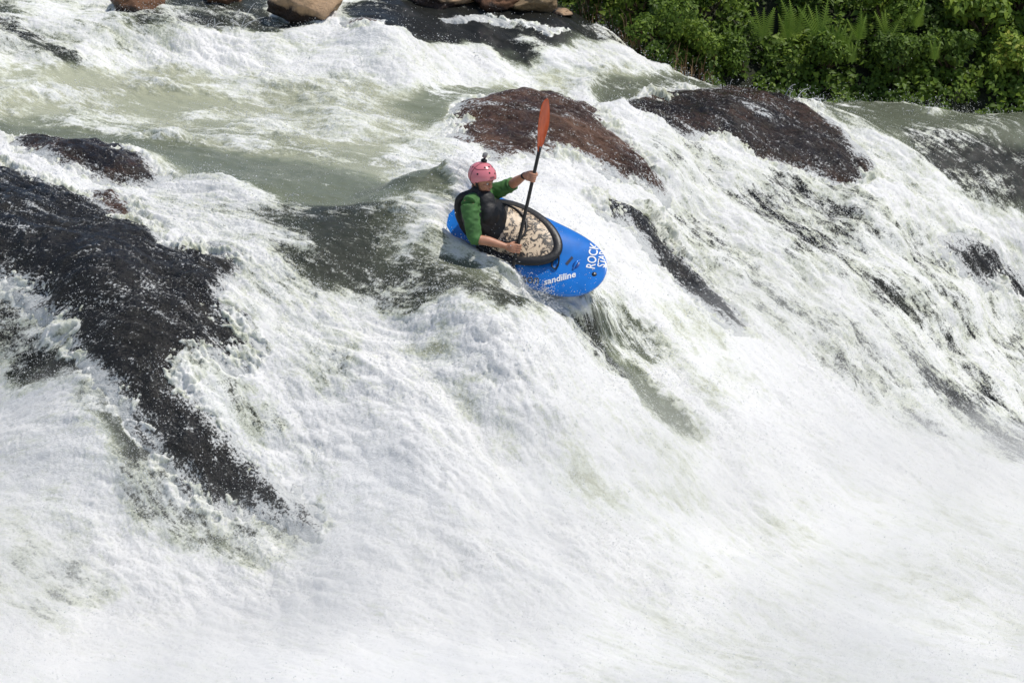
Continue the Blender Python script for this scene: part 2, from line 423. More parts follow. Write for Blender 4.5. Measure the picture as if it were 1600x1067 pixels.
# turbulence
b1 = perlin(S_ * 1.1, N_ * 2.0, Zb); b2 = 1 - 2 * np.abs(perlin(S_ * 2.3 + 3, N_ * 4.3, Zb * 2.0)); b3 = 1 - 2 * np.abs(W4)
b4 = 1 - 2 * np.abs(perlin(S_ * 10 + 1, N_ * 14, Zb * 8)); b5 = 1 - 2 * np.abs(perlin(S_ * 24, N_ * 28, Zb * 20)); b6 = perlin(S_ * 48, N_ * 55, Zb * 40)
b7 = perlin(S_ * 75, N_ * 95, Zb * 60)
foamy = sstep(.35, .75, F)
turb = foamy * RR
smooth_w = (1 + .9 * sstep(31.5, 33.5, Y)) * perlin(S_ * 2.2, N_ * 7, Zb) * .012 + perlin(S_ * 6, N_ * 20, Zb * 3) * .005 + W5 * .0025
p2 = np.abs(perlin(S_ * 2.3 + 3, N_ * 4.3, Zb * 2.0)) * 2; p4 = np.abs(perlin(S_ * 5 + 1, N_ * 13, Zb * 4)) * 2
plat = sstep(31.5, 33.5, Y)
H = (.05 + .05 * plat) * b1 * (0.35 + turb) + plat * W3 * (.022 * turb + .014) + turb * (.030 * p2 + .012 * W4 + .012 * p4 + .007 * b5 + .006 * b6 + .005 * b7) + smooth_w * (1.3 - turb)
# bare rock: the water drops below it, with strands left over
inside = sstep(-.03, .05, M)
strand = .5 * W3 + .6 * (b3 - .4) + .45 * (b4 - .3) + .25 * (b5 - .3)
lacey = sstep(.55, -.02, M)
H = H - inside * .06 + inside * np.maximum(0, strand - .56 + .82 * lacey) * .09
F = np.where(M > 0, np.maximum(F, .62 + .25 * lacey * 1.0 * (M < .3)), F)
F = np.where((M > 0.0), .52 + .30 * lacey + .25 * W4, F)
# the slot the kayak sits in
kd = np.stack([X - KC[0], Y - KC[1], Zb + H - KC[2]], -1)
kl = kd @ KF.astype(np.float32); kw = kd @ KW.astype(np.float32)
WX, WY, WZ = X + NXv * H, Y + NYv * H, Zb + NZv * H
kn = kd @ KN.astype(np.float32)
hwid = .34 * np.clip(1 - np.abs(kl / .96) ** 3, 0, 1) ** .5
Tn = -.08 + .25 * sstep(-.40, -.68, kl) + .30 * sstep(-.10, -.34, kw) * sstep(.50, .12, kl) * sstep(-.75, -.45, kl)
ro = .50 - .22 * sstep(.1, .6, kl) + .35 * sstep(-.4, -.8, kl)
win = sstep(ro, .06, np.hypot(np.maximum(np.abs(kw) - hwid, 0), np.maximum(np.abs(kl) - .85, 0)))
win = win * sstep(1.0, .5, np.abs(kn))
nearw = win * sstep(.05, -.12, kw) * sstep(.35, .1, kl)
D = D * (1 - .45 * nearw); F = F + nearw * (np.maximum(F, .56 + .35 * W3 + .3 * W4) - F)
wall = sstep(.3, .7, win) * sstep(.08, -.06, kw) * sstep(-.62, -.34, kw) * sstep(.3, .0, kl) * sstep(-1.0, -.7, kl)
F = F + wall * (.80 + .30 * W4 + .25 * W3 - F)
F = np.maximum(F, .90 * win * sstep(-.05, .3, kl) * sstep(.05, -.25, kw))
dk = (Tn + H * 1.1 + .035 * W3 + .02 * W4 - kn) * win
WX = WX + KN[0] * dk; WY = WY + KN[1] * dk; WZ = WZ + KN[2] * dk
# ------------------------------------------------------------------ water and rock materials
def flow_tex(nt, sx, sy, sz, detail=4.0, rough=.6, scale=1.0):
    a = N(nt, "ShaderNodeAttribute", attribute_name="flow")
    mp = N(nt, "ShaderNodeMapping"); mp.inputs["Scale"].default_value = (sx, sy, sz)
    nt.links.new(a.outputs["Vector"], mp.inputs[0])
    no = N(nt, "ShaderNodeTexNoise", Scale=scale, Detail=detail, Roughness=rough)
    nt.links.new(mp.outputs[0], no.inputs["Vector"])
    return no.outputs[0]
m_water, nt, bs = new_mat("river_water")
aF = N(nt, "ShaderNodeAttribute", attribute_name="foam").outputs["Fac"]
aD = N(nt, "ShaderNodeAttribute", attribute_name="dark").outputs["Fac"]
n1 = flow_tex(nt, 7, 20, 6, 6, .65); n2 = flow_tex(nt, 48, 56, 40, 4, .7); n3 = flow_tex(nt, 3, 8, 2, 3, .6)
f = math_n(nt, 'ADD', aF, math_n(nt, 'MULTIPLY', math_n(nt, 'SUBTRACT', n1, .5), 1.15))
f = math_n(nt, 'ADD', f, math_n(nt, 'MULTIPLY', math_n(nt, 'SUBTRACT', n2, .5), .75))
fo = mapr(nt, f, .48, .78)
green = ramp(nt, aD, [(0.0, (.46, .47, .34)), (.35, (.20, .22, .15)), (.7, (.065, .072, .052)), (.95, (.020, .021, .018)), (1.0, (.014, .014, .013))])
tint = mixc(nt, mapr(nt, n3, .35, .65), (.66, .68, .57), (.80, .81, .77))
thick = mixc(nt, mapr(nt, f, .72, 1.06), tint, (.83, .825, .815))
col = mixc(nt, fo, green.outputs[0], thick)
nt.links.new(col, bs.inputs["Base Color"])
nt.links.new(mapr(nt, f, .35, .7, .09, .55), bs.inputs["Roughness"])
bs.inputs["IOR"].default_value = 1.33
nb = flow_tex(nt, 14, 34, 14, 5, .6); n5 = flow_tex(nt, 100, 130, 90, 3, .7)
aR = N(nt, 'ShaderNodeAttribute', attribute_name='rough').outputs['Fac']
hh = math_n(nt, 'ADD', math_n(nt, 'MULTIPLY', nb, .012), math_n(nt, 'ADD', math_n(nt, 'MULTIPLY', n2, .009), math_n(nt, 'MULTIPLY', n5, .010)))
bp = N(nt, "ShaderNodeBump", Strength=1.0, Distance=1.0)
nt.links.new(math_n(nt, 'MULTIPLY', hh, aR), bp.inputs["Height"]); nt.links.new(bp.outputs[0], bs.inputs["Normal"])
nt.links.new(math_n(nt, 'MULTIPLY', fo, .55), bs.inputs['Subsurface Weight']); bs.inputs['Subsurface Radius'].default_value = (1, 1, .95); bs.inputs['Subsurface Scale'].default_value = .02; bs.subsurface_method = 'RANDOM_WALK'

def rock_mat(name, c1, c2, c3, flecks=.66, rough=(.12, .4)):
    m, nt, b = new_mat(name)
    na = flow_tex(nt, 1.5, 3, 2, 6, .6); nb_ = flow_tex(nt, 12, 26, 12, 5, .65); nf = flow_tex(nt, 34, 60, 34, 4, .75); ns = flow_tex(nt, 3.5, 14, 3, 5, .6)
    base = ramp(nt, math_n(nt, 'ADD', math_n(nt, 'MULTIPLY', na, .65), math_n(nt, 'MULTIPLY', nb_, .35)), [(.36, c1), (.5, c2), (.66, c3)])
    wet = N(nt, "ShaderNodeAttribute", attribute_name="wet").outputs["Fac"]
    g = math_n(nt, 'ADD', math_n(nt, 'ADD', math_n(nt, 'MULTIPLY', nf, .62), math_n(nt, 'MULTIPLY', ns, .38)), math_n(nt, 'MULTIPLY', wet, .22))
    veil = flow_tex(nt, .9, 6, .9, 5, .6)
    g = math_n(nt, 'ADD', g, math_n(nt, 'MULTIPLY', mapr(nt, veil, .54, .74), .10))
    fl = mapr(nt, g, flecks - .035, flecks + .05)
    nt.links.new(mixc(nt, fl, base.outputs[0], (.62, .63, .62)), b.inputs["Base Color"])
    nt.links.new(mapr(nt, nb_, .3, .7, rough[0], rough[1]), b.inputs["Roughness"])
    b.inputs["Coat Weight"].default_value = .45; b.inputs['Specular IOR Level'].default_value = .2; b.inputs["Coat Roughness"].default_value = .08; b.inputs["Coat IOR"].default_value = 1.33
    h = math_n(nt, 'ADD', math_n(nt, 'MULTIPLY', nb_, .03), math_n(nt, 'MULTIPLY', nf, .012))
    bp = N(nt, "ShaderNodeBump", Strength=1.0, Distance=1.0)
    nt.links.new(h, bp.inputs["Height"]); nt.links.new(bp.outputs[0], b.inputs["Normal"]); nt.links.new(bp.outputs[0], b.inputs["Coat Normal"])
    return m
m_blackrock = rock_mat("black_wet_rock", (.010, .010, .011), (.015, .0145, .014), (.022, .020, .016), .60)
m_brown = rock_mat("brown_wet_rock", (.030, .016, .012), (.078, .041, .026), (.16, .088, .056), .595)
m_mixed = rock_mat("mixed_wet_rock", (.010, .009, .010), (.027, .018, .013), (.080, .042, .026), .60)

def grid_quads(mask):
    idx = np.arange(NX * NY, dtype=np.int32).reshape(NY, NX)
    q = np.stack([idx[:-1, :-1], idx[:-1, 1:], idx[1:, 1:], idx[1:, :-1]], -1)
    m = mask[:-1, :-1] & mask[:-1, 1:] & mask[1:, 1:] & mask[1:, :-1]
    q = q[m]
    used = np.zeros(NX * NY, bool); used[q.ravel()] = True
    remap = np.cumsum(used).astype(np.int32) - 1
    return remap[q], used
FLOW = np.stack([S_, N_, Zb], -1).reshape(-1, 3)

# rocks: each its own bed, cut from the same ground
Z3 = np.stack([X * 1.0, Y * 1.0, Zb * 1.0], -1)
r1 = perlin(S_ * 1.3 + 40, N_ * 3 + 7, Zb * 1.2); r2 = 1 - 2 * np.abs(perlin(S_ * 2.6 + 4, N_ * 7 + 7, Zb * 2)); r3 = perlin(S_ * 7 + 4, N_ * 16 + 7, Zb * 6); r4 = perlin(S_ * 20 + 4, N_ * 34 + 7, Zb * 16)
r5 = 1 - 2 * np.abs(perlin(S_ * 1.2 + 14, N_ * 15 + 7, Zb * 1))
RN = .012 * r5 + .05 * r1 + .030 * r2 + .013 * r3 + .006 * r4
LAB = {
 "dark_slab": ("wet_rock", "huge black wet rock slab sloping down the left side of the falls", "rock", "black"),
 "crevice_rock": ("wet_rock", "small black rock tip showing through foam just below the end of the black slab", "rock", "black"),
 "brown_hump": ("wet_rock", "smooth reddish brown rock hump at the upper left edge above the black slab", "rock", "mixed"),
 "brown_knob": ("wet_rock", "small brown rock knob between white foam and the top of the black slab", "rock", "brown"),
 "falls_rock": ("wet_rock", "broad reddish brown rock under thin water behind the paddle blade", "rock", "brown"),
 "crest_rock": ("wet_rock", "long dark rock at the lip of the falls below the green bank", "rock", "mixed"),
 "ledge_rock": ("wet_rock", "narrow dark rock ledge to the right of the kayak bow running down the falls", "rock", "black"),
 "wet_rock": ("wet_rock", "dark rock in white foam near the right edge of the falls", "rock", "black"),
 "shore_rock": ("wet_rock", "small reddish rock splashed by foam just below the tan boulder", "rock", "brown"),
 "red_ledge": ("wet_rock", "flat reddish ledge lying in the dark sheet of water upstream", "rock", "brown"),
}
for k, (nm, lab, cat, mt) in LAB.items():
    d = samp(rock_mask[k], mx_, my_)
    off = -.16 + .16 * sstep(-.14, .03, d) + .05 * sstep(0, .35, d)
    Hr = off + RN * (.35 + .65 * sstep(-.05, .2, d)) - .012
    q, used = grid_quads(d > -.14)
    P = np.stack([X + NXv * Hr, Y + NYv * Hr, Zb + NZv * Hr], -1).reshape(-1, 3)[used]
    me = mesh_np("rock", P, quads=q)
    attr3(me, "flow", FLOW[used]); attr(me, "wet", np.clip(sstep(.25, -.02, d) + .25 * W3, 0, 1.3).ravel()[used])
    me.materials.append({"black": m_blackrock, "brown": m_brown, "mixed": m_mixed}[mt])
    put(nm, me, label=lab, cat=cat, group="rocks washed by the falls")

q, used = grid_quads(M < .5)
P = np.stack([WX, WY, WZ], -1).reshape(-1, 3)
me = mesh_np("river_water", P[used], quads=q)
attr3(me, "flow", FLOW[used]); attr(me, "foam", F.ravel()[used]); attr(me, "dark", D.ravel()[used]); attr(me, "rough", np.clip(RR * 1.1, .35, 1).ravel()[used])
me.materials.append(m_water)
put("river_water", me, kind="structure")
# ------------------------------------------------------------------ boulders upstream
def blob_mesh(name, rad, seed, rough=.25, sub=5, flat=.0, freq=1.6):
    bm = bmesh.new(); bmesh.ops.create_icosphere(bm, subdivisions=sub, radius=1)
    P = np.array([v.co[:] for v in bm.verts])
    rs = np.random.default_rng(seed)
    # facet it: clip against random planes, like a broken and worn block
    for _ in range(9):
        d = rs.normal(size=3); d /= np.linalg.norm(d)
        c = rs.uniform(.62, .86)
        over = np.maximum(0, P @ d - c)
        P -= np.outer(over * .92, d)
    o = rs.uniform(0, 50)
    nn = perlin(P[:, 0] * freq + o, P[:, 1] * freq, P[:, 2] * freq) * rough + perlin(P[:, 0] * 5 + o, P[:, 1] * 5, P[:, 2] * 5) * .05 + perlin(P[:, 0] * 14 + o, P[:, 1] * 14, P[:, 2] * 14) * .02
    P *= (1 + nn)[:, None]
    P *= np.array(rad)
    for v, p in zip(bm.verts, P): v.co = p
    for f in bm.faces: f.smooth = True
    me = bpy.data.meshes.new(name); bm.to_mesh(me); bm.free()
    return me
def boulder_mat(name, dry, wet, level):
    m, nt, b = new_mat(name)
    tc = N(nt, "ShaderNodeTexCoord")
    no = N(nt, "ShaderNodeTexNoise", Scale=4.0, Detail=8.0, Roughness=.65); nt.links.new(tc.outputs["Object"], no.inputs["Vector"])
    n2 = N(nt, "ShaderNodeTexNoise", Scale=30.0, Detail=5.0, Roughness=.7); nt.links.new(tc.outputs["Object"], n2.inputs["Vector"])
    sp = N(nt, "ShaderNodeSeparateXYZ"); nt.links.new(tc.outputs["Object"], sp.inputs[0])
    hgt = math_n(nt, 'ADD', sp.outputs[2], math_n(nt, 'MULTIPLY', math_n(nt, 'SUBTRACT', no.outputs[0], .5), .25))
    hgt = math_n(nt, 'ADD', hgt, math_n(nt, 'MULTIPLY', sp.outputs[0], .25))
    w = mapr(nt, hgt, level - .02, level + .03)
    a = ramp(nt, math_n(nt, 'ADD', math_n(nt, 'MULTIPLY', no.outputs[0], .6), math_n(nt, 'MULTIPLY', n2.outputs[0], .4)), [(.35, tuple(c * .6 for c in dry)), (.5, dry), (.65, tuple(min(1, c * 1.25) for c in dry))])
    c = ramp(nt, no.outputs[0], [(.35, tuple(c * .4 for c in wet)), (.65, wet)])
    nt.links.new(mixc(nt, w, c.outputs[0], a.outputs[0]), b.inputs["Base Color"])
    nt.links.new(mapr(nt, w, 0, 1, .25, .85), b.inputs["Roughness"])
    bp = N(nt, "ShaderNodeBump", Strength=1.0, Distance=.03); nt.links.new(n2.outputs[0], bp.inputs["Height"]); nt.links.new(bp.outputs[0], b.inputs["Normal"])
    return m
TAN, RBR = (.40, .27, .165), (.20, .10, .06)
mb1 = boulder_mat("tan_boulder_rock", TAN, (.045, .022, .014), 0.02)
mb2 = boulder_mat("brown_boulder_rock", (.20, .10, .055), (.05, .022, .013), -.05)
mb3 = boulder_mat("mossy_boulder_rock", (.26, .18, .10), (.06, .045, .02), -.08)
def waterline(px, py):
    q = surf_hit(px, py, full_z); return q
BO = [  # px, py of the waterline centre, half sizes, material, rise, turn, seed, label
 (217, 14, (.27, .25, .20), mb2, .06, 0, 3, "rounded brown boulder in foam at the upper left of the river"),
 (476, 32, (.38, .34, .25), mb1, .08, -14, 5, "tan boulder with a dark wet left side among the upstream rapids"),
 (345, 2, (.22, .2, .13), mb2, .03, 0, 8, "low brown boulder between the rounded brown one and the big tan one"),
 (690, 6, (.42, .25, .14), mb1, .03, 0, 12, "flat pale tan boulder above the dark sheet of water"),
 (780, 8, (.34, .25, .17), mb2, .05, 0, 14, "reddish blocky boulder right of the flat tan boulder"),
 (835, 14, (.27, .25, .20), mb3, .06, 0, 21, "squarish greenish brown boulder beside the bank"),
 (877, 24, (.12, .14, .05), mb1, .02, 0, 22, "small flat tan stone at the foot of the bank"),
 (1136, 141, (.12, .12, .07), mb1, .05, 0, 23, "tiny tan stone at the lip of the falls under the bushes"),
]
for (px, py, rad, mt, rise, turn, seed, lab) in BO:
    q = waterline(px, py)
    me = blob_mesh("boulder", rad, seed); me.materials.append(mt)
    o = put("boulder", me, label=lab, cat="boulder", group="boulders upstream")
    o.location = (q[0], q[1] + rad[1] * .3, q[2] + rise); o.rotation_euler = (0, 0, math.radians(turn))

# ------------------------------------------------------------------ the far bank
bpl = [(-1.2, 43.0), (-.3, 40.6), (.38, 39.0), (.68, 37.95), (1.0, 37.35), (1.28, 36.85), (1.46, 36.42), (1.66, 36.45)]
for px, dy in [(1150, .45), (1250, .5), (1350, .55), (1450, .55), (1550, .6), (1700, .6), (2000, .6)]:
    yy = surf_hit(px, 300)[1]
    # find the lip: the highest line of sight over the surface
    ysl = np.linspace(34, 38.2, 120); X0 = (px - 800) / FPX
    best = None
    for yv in ysl:
        dist = yv * CP + 0  # depth along the view is close to y*cos + drop*sin
        z = float(full_z(X0 * (yv * CP + 5.9 * SP), yv)); dep = yv * CP + (CAM_Z - z) * SP
        el = (z - CAM_Z) / yv
        if best is None or el > best[0]: best = (el, X0 * dep, yv)
    bpl.append((best[1], best[2] + dy))
bpl.append((9.5, bpl[-1][1] + .4)); bpl.append((15, bpl[-1][1] + 2))
bpl = np.array(bpl)
seg = np.linalg.norm(np.diff(bpl, axis=0), axis=1); cum = np.concatenate([[0], np.cumsum(seg)])
def bank_pt(u, v):
    """u metres along the foot of the bank, v metres up the slope"""
    u = np.asarray(u, float) + np.zeros(np.shape(v)); v = np.asarray(v, float) + np.zeros(np.shape(u))
    x = np.interp(u, cum, bpl[:, 0]); y = np.interp(u, cum, bpl[:, 1])
    x2 = np.interp(u + .6, cum, bpl[:, 0]); y2 = np.interp(u + .6, cum, bpl[:, 1]); x1 = np.interp(u - .6, cum, bpl[:, 0]); y1 = np.interp(u - .6, cum, bpl[:, 1])
    tx, ty = x2 - x1, y2 - y1; l = np.hypot(tx, ty); nx_, ny_ = -ty / l, tx / l
    back = v * .62 + np.maximum(0, v - 2.5) * .5
    up = np.where(v < 3, v * .80, 2.4 + (v - 3) * .45)
    zb = base_z(x, y)
    up = up + (.12 * perlin(np.asarray(u * 1.5), np.asarray(v * 1.5), np.asarray(u * 0 + v * 0)) + .05 * perlin(np.asarray(u * 5), np.asarray(v * 5), np.asarray(u * 0 + v * 0))) * np.clip(v * 2, 0, 1)
    return x + nx_ * back * .6, y + ny_ * back * .6 + back * .5, np.maximum(zb, -.5) - .12 + up
U_len = cum[-1]
uu = np.linspace(0, U_len, 220); vv = np.concatenate([[-.5], np.linspace(0, 3, 40), np.linspace(3.3, 9, 14)])
UU, VV = np.meshgrid(uu, vv)
bx_, by_, bz_ = bank_pt(UU, VV)
idx = np.arange(UU.size).reshape(UU.shape)
qq = np.stack([idx[:-1, :-1], idx[:-1, 1:], idx[1:, 1:], idx[1:, :-1]], -1).reshape(-1, 4)
me = mesh_np("bank", np.stack([bx_, by_, bz_], -1).reshape(-1, 3), quads=qq)
m_soil = simple("bank_soil", (.018, .022, .010), .95, var=.5, scale=6, bump=.05)
me.materials.append(m_soil)
put("bank", me, kind="structure")

def leaf_mat(name, stops):
    m, nt, b = new_mat(name)
    a = N(nt, "ShaderNodeAttribute", attribute_name="tone").outputs["Fac"]
    r = ramp(nt, a, stops)
    nt.links.new(r.outputs[0], b.inputs["Base Color"])
    b.inputs["Roughness"].default_value = .55; b.inputs['Specular IOR Level'].default_value = .3
    tr = nt.nodes.new("ShaderNodeBsdfTranslucent"); nt.links.new(r.outputs[0], tr.inputs[0])
    mx = nt.nodes.new("ShaderNodeMixShader"); mx.inputs[0].default_value = .28
    nt.links.new(b.outputs[0], mx.inputs[1]); nt.links.new(tr.outputs[0], mx.inputs[2])
    nt.links.new(mx.outputs[0], nt.nodes["Material Output"].inputs[0])
    return m
m_leaf = leaf_mat("leaves_green", [(0, (.036, .068, .010)), (.5, (.115, .190, .022)), (.85, (.25, .34, .038)), (1, (.38, .38, .07))])
m_fern = leaf_mat("fern_green", [(0, (.16, .28, .035)), (1, (.32, .44, .07))])
m_dry = leaf_mat("dry_stalks", [(0, (.16, .08, .04)), (1, (.42, .30, .16))])
def leaves_np(C, up, size, rs, asp=.55, fold=.25):
    """C centres, up = outward direction per leaf; returns verts (n*6) and tris (n*4)"""
    n = len(C)
    nrm = up + rs.normal(scale=.45, size=(n, 3)); nrm /= np.linalg.norm(nrm, axis=1)[:, None]
    t = rs.normal(size=(n, 3)); t[:, 2] -= .6
    t -= nrm * (t * nrm).sum(1)[:, None]; t /= np.linalg.norm(t, axis=1)[:, None]
    b = np.cross(nrm, t)
    L = size[:, None]; Wd = L * asp
    V0 = C; V1 = C + t * L * .35 + b * Wd * .5 + nrm * L * fold * .5; V2 = C + t * L * .35 - b * Wd * .5 + nrm * L * fold * .5
    V3 = C + t * L * .5 ; V4 = C + t * L - nrm * L * .12
    P = np.stack([V0, V1, V2, V3, V4], 1).reshape(-1, 3)
    k = np.arange(n)[:, None] * 5
    T = np.concatenate([k + np.array([[0, 3, 1]]), k + np.array([[0, 2, 3]]), k + np.array([[1, 3, 4]]), k + np.array([[3, 2, 4]])])
    return P, T
BN = np.array([-.15, -.75, .62]); BN /= np.linalg.norm(BN)
def leaf_obj(C, up, size, tone, name, mat, rs, asp=.55, **kw):
    P, T = leaves_np(C, up, size, rs, asp)
    o0 = kw.pop("origin")
    me = mesh_np(name, P - o0, tris=T, smooth=False)
    attr(me, "tone", np.repeat(tone, 5)); me.materials.append(mat)
    return put(name, me, **kw)
def tube_np(pts, r0, r1, seg=6):
    pts = np.array(pts, float); n = len(pts); out = []; 
    for i in range(n):
        d = pts[min(i + 1, n - 1)] - pts[max(i - 1, 0)]; d /= np.linalg.norm(d) + 1e-9
        a = np.cross(d, [0.3, .2, .9]); a /= np.linalg.norm(a); b = np.cross(d, a)
        r = r0 + (r1 - r0) * i / (n - 1)
        for k in range(seg):
            th = 2 * math.pi * k / seg; out.append(pts[i] + (a * math.cos(th) + b * math.sin(th)) * r)
    q = []
    for i in range(n - 1):
        for k in range(seg):
            q.append((i * seg + k, i * seg + (k + 1) % seg, (i + 1) * seg + (k + 1) % seg, (i + 1) * seg + k))
    return np.array(out), np.array(q)
m_stem = simple("stem_bark", (.07, .05, .025), .8, var=.4, scale=30)
rs = np.random.default_rng(5)
# low cover all over the bank: nobody could count it
n = 120000
u = np.where(rs.random(n) < .8, rs.uniform(np.interp(.3, bpl[:, 0], cum), np.interp(6.2, bpl[:, 0], cum), n), rs.uniform(0, U_len, n)); v = rs.uniform(-.05, 1, n) ** 1.0 * 3.6
inf = (u < 12); 
x, y, z = bank_pt(u, v)
lump = perlin(u * 2.2, v * 2.2, u * 0) * .22 + perlin(u * 6, v * 6, u * 0) * .10
C = np.stack([x, y, z], 1) + BN * (np.maximum(lump, -.08) + .12 + rs.uniform(-.12, .10, n))[:, None]
big = rs.random(n) < .15
size = np.where(big, rs.uniform(.07, .11, n), rs.uniform(.03, .07, n))
tone = np.clip(.40 + .45 * perlin(u * 1.4 + 9, v * 1.4, u * 0) + rs.normal(scale=.15, size=n), 0, 1)
keep = perlin(u * 3.2 + 30, v * 3.2, u * 0) > -.30
# keep clear of the river's edge
C, size, tone, u_, v_ = C[keep], size[keep], tone[keep], u[keep], v[keep]
leaf_obj(C, np.tile(BN, (len(C), 1)), size, tone, "undergrowth", m_leaf, rs, asp=.6, origin=np.zeros(3), kind="stuff", label="dense low leafy undergrowth covering the bank", cat="undergrowth")
# shrubs
def shrub(px, py, r, seed, label, tone0=.5, ls=.06, n=900, asp=.55, tall=1.0):
    rs = np.random.default_rng(seed)
    # find the bank point seen at this pixel
    d = ray(px, py); best = None
    for uu_ in np.linspace(0, U_len, 260):
        X1, Y1, Z1 = bank_pt(uu_, VS)
        pxx, pyy = 800 + FPX * X1 / (Y1 * CP + (CAM_Z - Z1) * SP), 533.5 - FPX * (Y1 * SP - (CAM_Z - Z1) * CP) / (Y1 * CP + (CAM_Z - Z1) * SP)
        e = (pxx - px) ** 2 + (pyy - py) ** 2; k = int(e.argmin())
        if best is None or e[k] < best[0]: best = (e[k], X1[k], Y1[k], Z1[k])
    B = np.array(best[1:])
    B0 = B; B = B + BN * .02; top = B + BN * .22 + np.array([0, -.05, r * .62 * tall])
    rt = put("shrub", None, label=label, cat="shrub", group="shrubs on the far bank"); rt.location = V(B)
    st_v, st_q, off = [], [], 0
    cl = []
    for k in range(7):
        a = rs.uniform(0, 6.28); rr = r * rs.uniform(.2, .75)
        tip = top + np.array([math.cos(a) * rr, math.sin(a) * rr * .7, rs.uniform(-.3, .45) * r * tall])
        mid = (B + tip) / 2 + rs.normal(scale=.04, size=3)
        p_, q_ = tube_np([B, mid, tip], .014, .004); st_v.append(p_ - B); st_q.append(q_ + off); off += len(p_)
        cl.append((tip, r * rs.uniform(.3, .55)))
    me = mesh_np("stem", np.concatenate(st_v), quads=np.concatenate(st_q)); me.materials.append(m_stem)
    put("stem", me, parent=rt)
    Cs, Us = [], []
    for tip, cr in cl:
        m = n // 7; dirs = rs.normal(size=(m, 3)); dirs /= np.linalg.norm(dirs, axis=1)[:, None]
        Cs.append(tip + dirs * (cr * rs.uniform(.3, 1.05, m) ** .5)[:, None] * np.array([1, .8, .85])); Us.append(dirs * .6 + BN * .6)
    C = np.concatenate(Cs); Uo = np.concatenate(Us)
    me_t = np.clip(tone0 + rs.normal(scale=.15, size=len(C)), 0, 1)
    leaf_obj(C, Uo, rs.uniform(.6, 1.3, len(C)) * ls, me_t, "crown", m_leaf, rs, asp=asp, origin=B, parent=rt)
VS = np.linspace(0, 3.4, 70)
SH = [(930,15,.42,.40,.05,"bushy green shrub at the left end of the bank by the boulders"),
 (1000,30,.38,.62,.06,"light green broad leaved shrub above the dry stalks"),
 (1035,85,.33,.45,.05,"low dark green shrub leaning over the rapids"),
 (1090,40,.45,.35,.055,"dark green shrub left of the ferns"),
 (1100,105,.30,.55,.05,"small bright shrub right above the water near the tiny tan stone"),
 (1165,120,.28,.38,.05,"low dark shrub right behind the lip of the falls"),
 (1290,120,.28,.42,.05,"low dark green shrub to the right of the leaping splash"),
 (1260,-5,.45,.22,.06,"dark shrub above the ferns at the top edge"),
 (1390,60,.42,.45,.06,"mid green rounded shrub in the middle of the bank"),
 (1400,130,.30,.30,.06,"dark low shrub where the river lip dips"),
 (1470,10,.45,.50,.075,"large leaved shrub near the top right"),
 (1540,60,.40,.62,.09,"shrub with big hanging pointed leaves on the right"),
 (1590,20,.45,.50,.10,"tall climbing shrub with broad drooping leaves in the top right corner"),
 (1480,120,.28,.35,.06,"low dark leaved shrub above the smooth lip of the falls"),  # leaf colour set to a darker green tone
 (1590,130,.30,.72,.065,"yellow green shrub at the right edge just above the water")]
for i, (px, py, r, t0, ls, lab) in enumerate(SH):
    shrub(px, py, r, 100 + i, lab, t0, ls, n=1500 if ls < .07 else 900, asp=.62 if ls > .07 else .52)
# ferns
def frond(base, dirv, L, rs):
    side = np.cross(dirv, [0, -1, .3]); side /= np.linalg.norm(side)
    nrm = np.cross(side, dirv)
    P, T = [], []
    npn = 17
    spine = []
    for k in range(npn + 1):
        t = k / npn
        c = base + dirv * L * t + nrm * (-.25 * L * t * t)
        spine.append(c)
    for k in range(2, npn):
        t = k / npn; wl = L * .30 * math.sin(math.pi * min(1, (1 - t) * .92 + .05)) ** .8 * (1.15 - t * .3) if t > .25 else L * .24 * (t + .55)
        wl = L * .30 * (1 - t) ** .75 * min(1, t * 4 + .35)
        for sgn in (-1, 1):
            a = spine[k]; tipp = a + side * sgn * wl + dirv * wl * .35 - nrm * wl * .15
            h = L / npn * .42; o = len(P)
            P += [a - dirv * h, a + dirv * h, tipp]; T.append((o, o + 1, o + 2))
    o = len(P); wv = side * .004
    for c in spine: P += [c - wv, c + wv]
    for k in range(npn): T += [(o + 2 * k, o + 2 * k + 1, o + 2 * k + 3), (o + 2 * k, o + 2 * k + 3, o + 2 * k + 2)]
    return np.array(P), np.array(T)
FN = [(1195,40,.36,5,"leftmost tall fern standing above the undergrowth"), (1235,45,.34,4,"fern between the leftmost fern and the twin fronds"), (1250,38,.36,4,"fern with twin upright fronds left of the centre gap"),
 (1285,36,.40,5,"tallest fern with a pointed frond in the middle of the row"), (1305,62,.26,4,"short fern just right of the tallest fern"), (1320,68,.24,3,"small fern low beside the short fern"),
 (1350,50,.32,4,"fern near the right end of the fern row"), (1385,45,.34,4,"rightmost upright fern of the row"), (1335,90,.2,3,"small fern half hidden below the row"), (1430,25,.30,4,"pale fern above the rounded shrub"), (1150,60,.26,4,"small fern at the left under the dark shrub"), (1460,85,.2,3,"small fern on the slope right of the rounded shrub")]
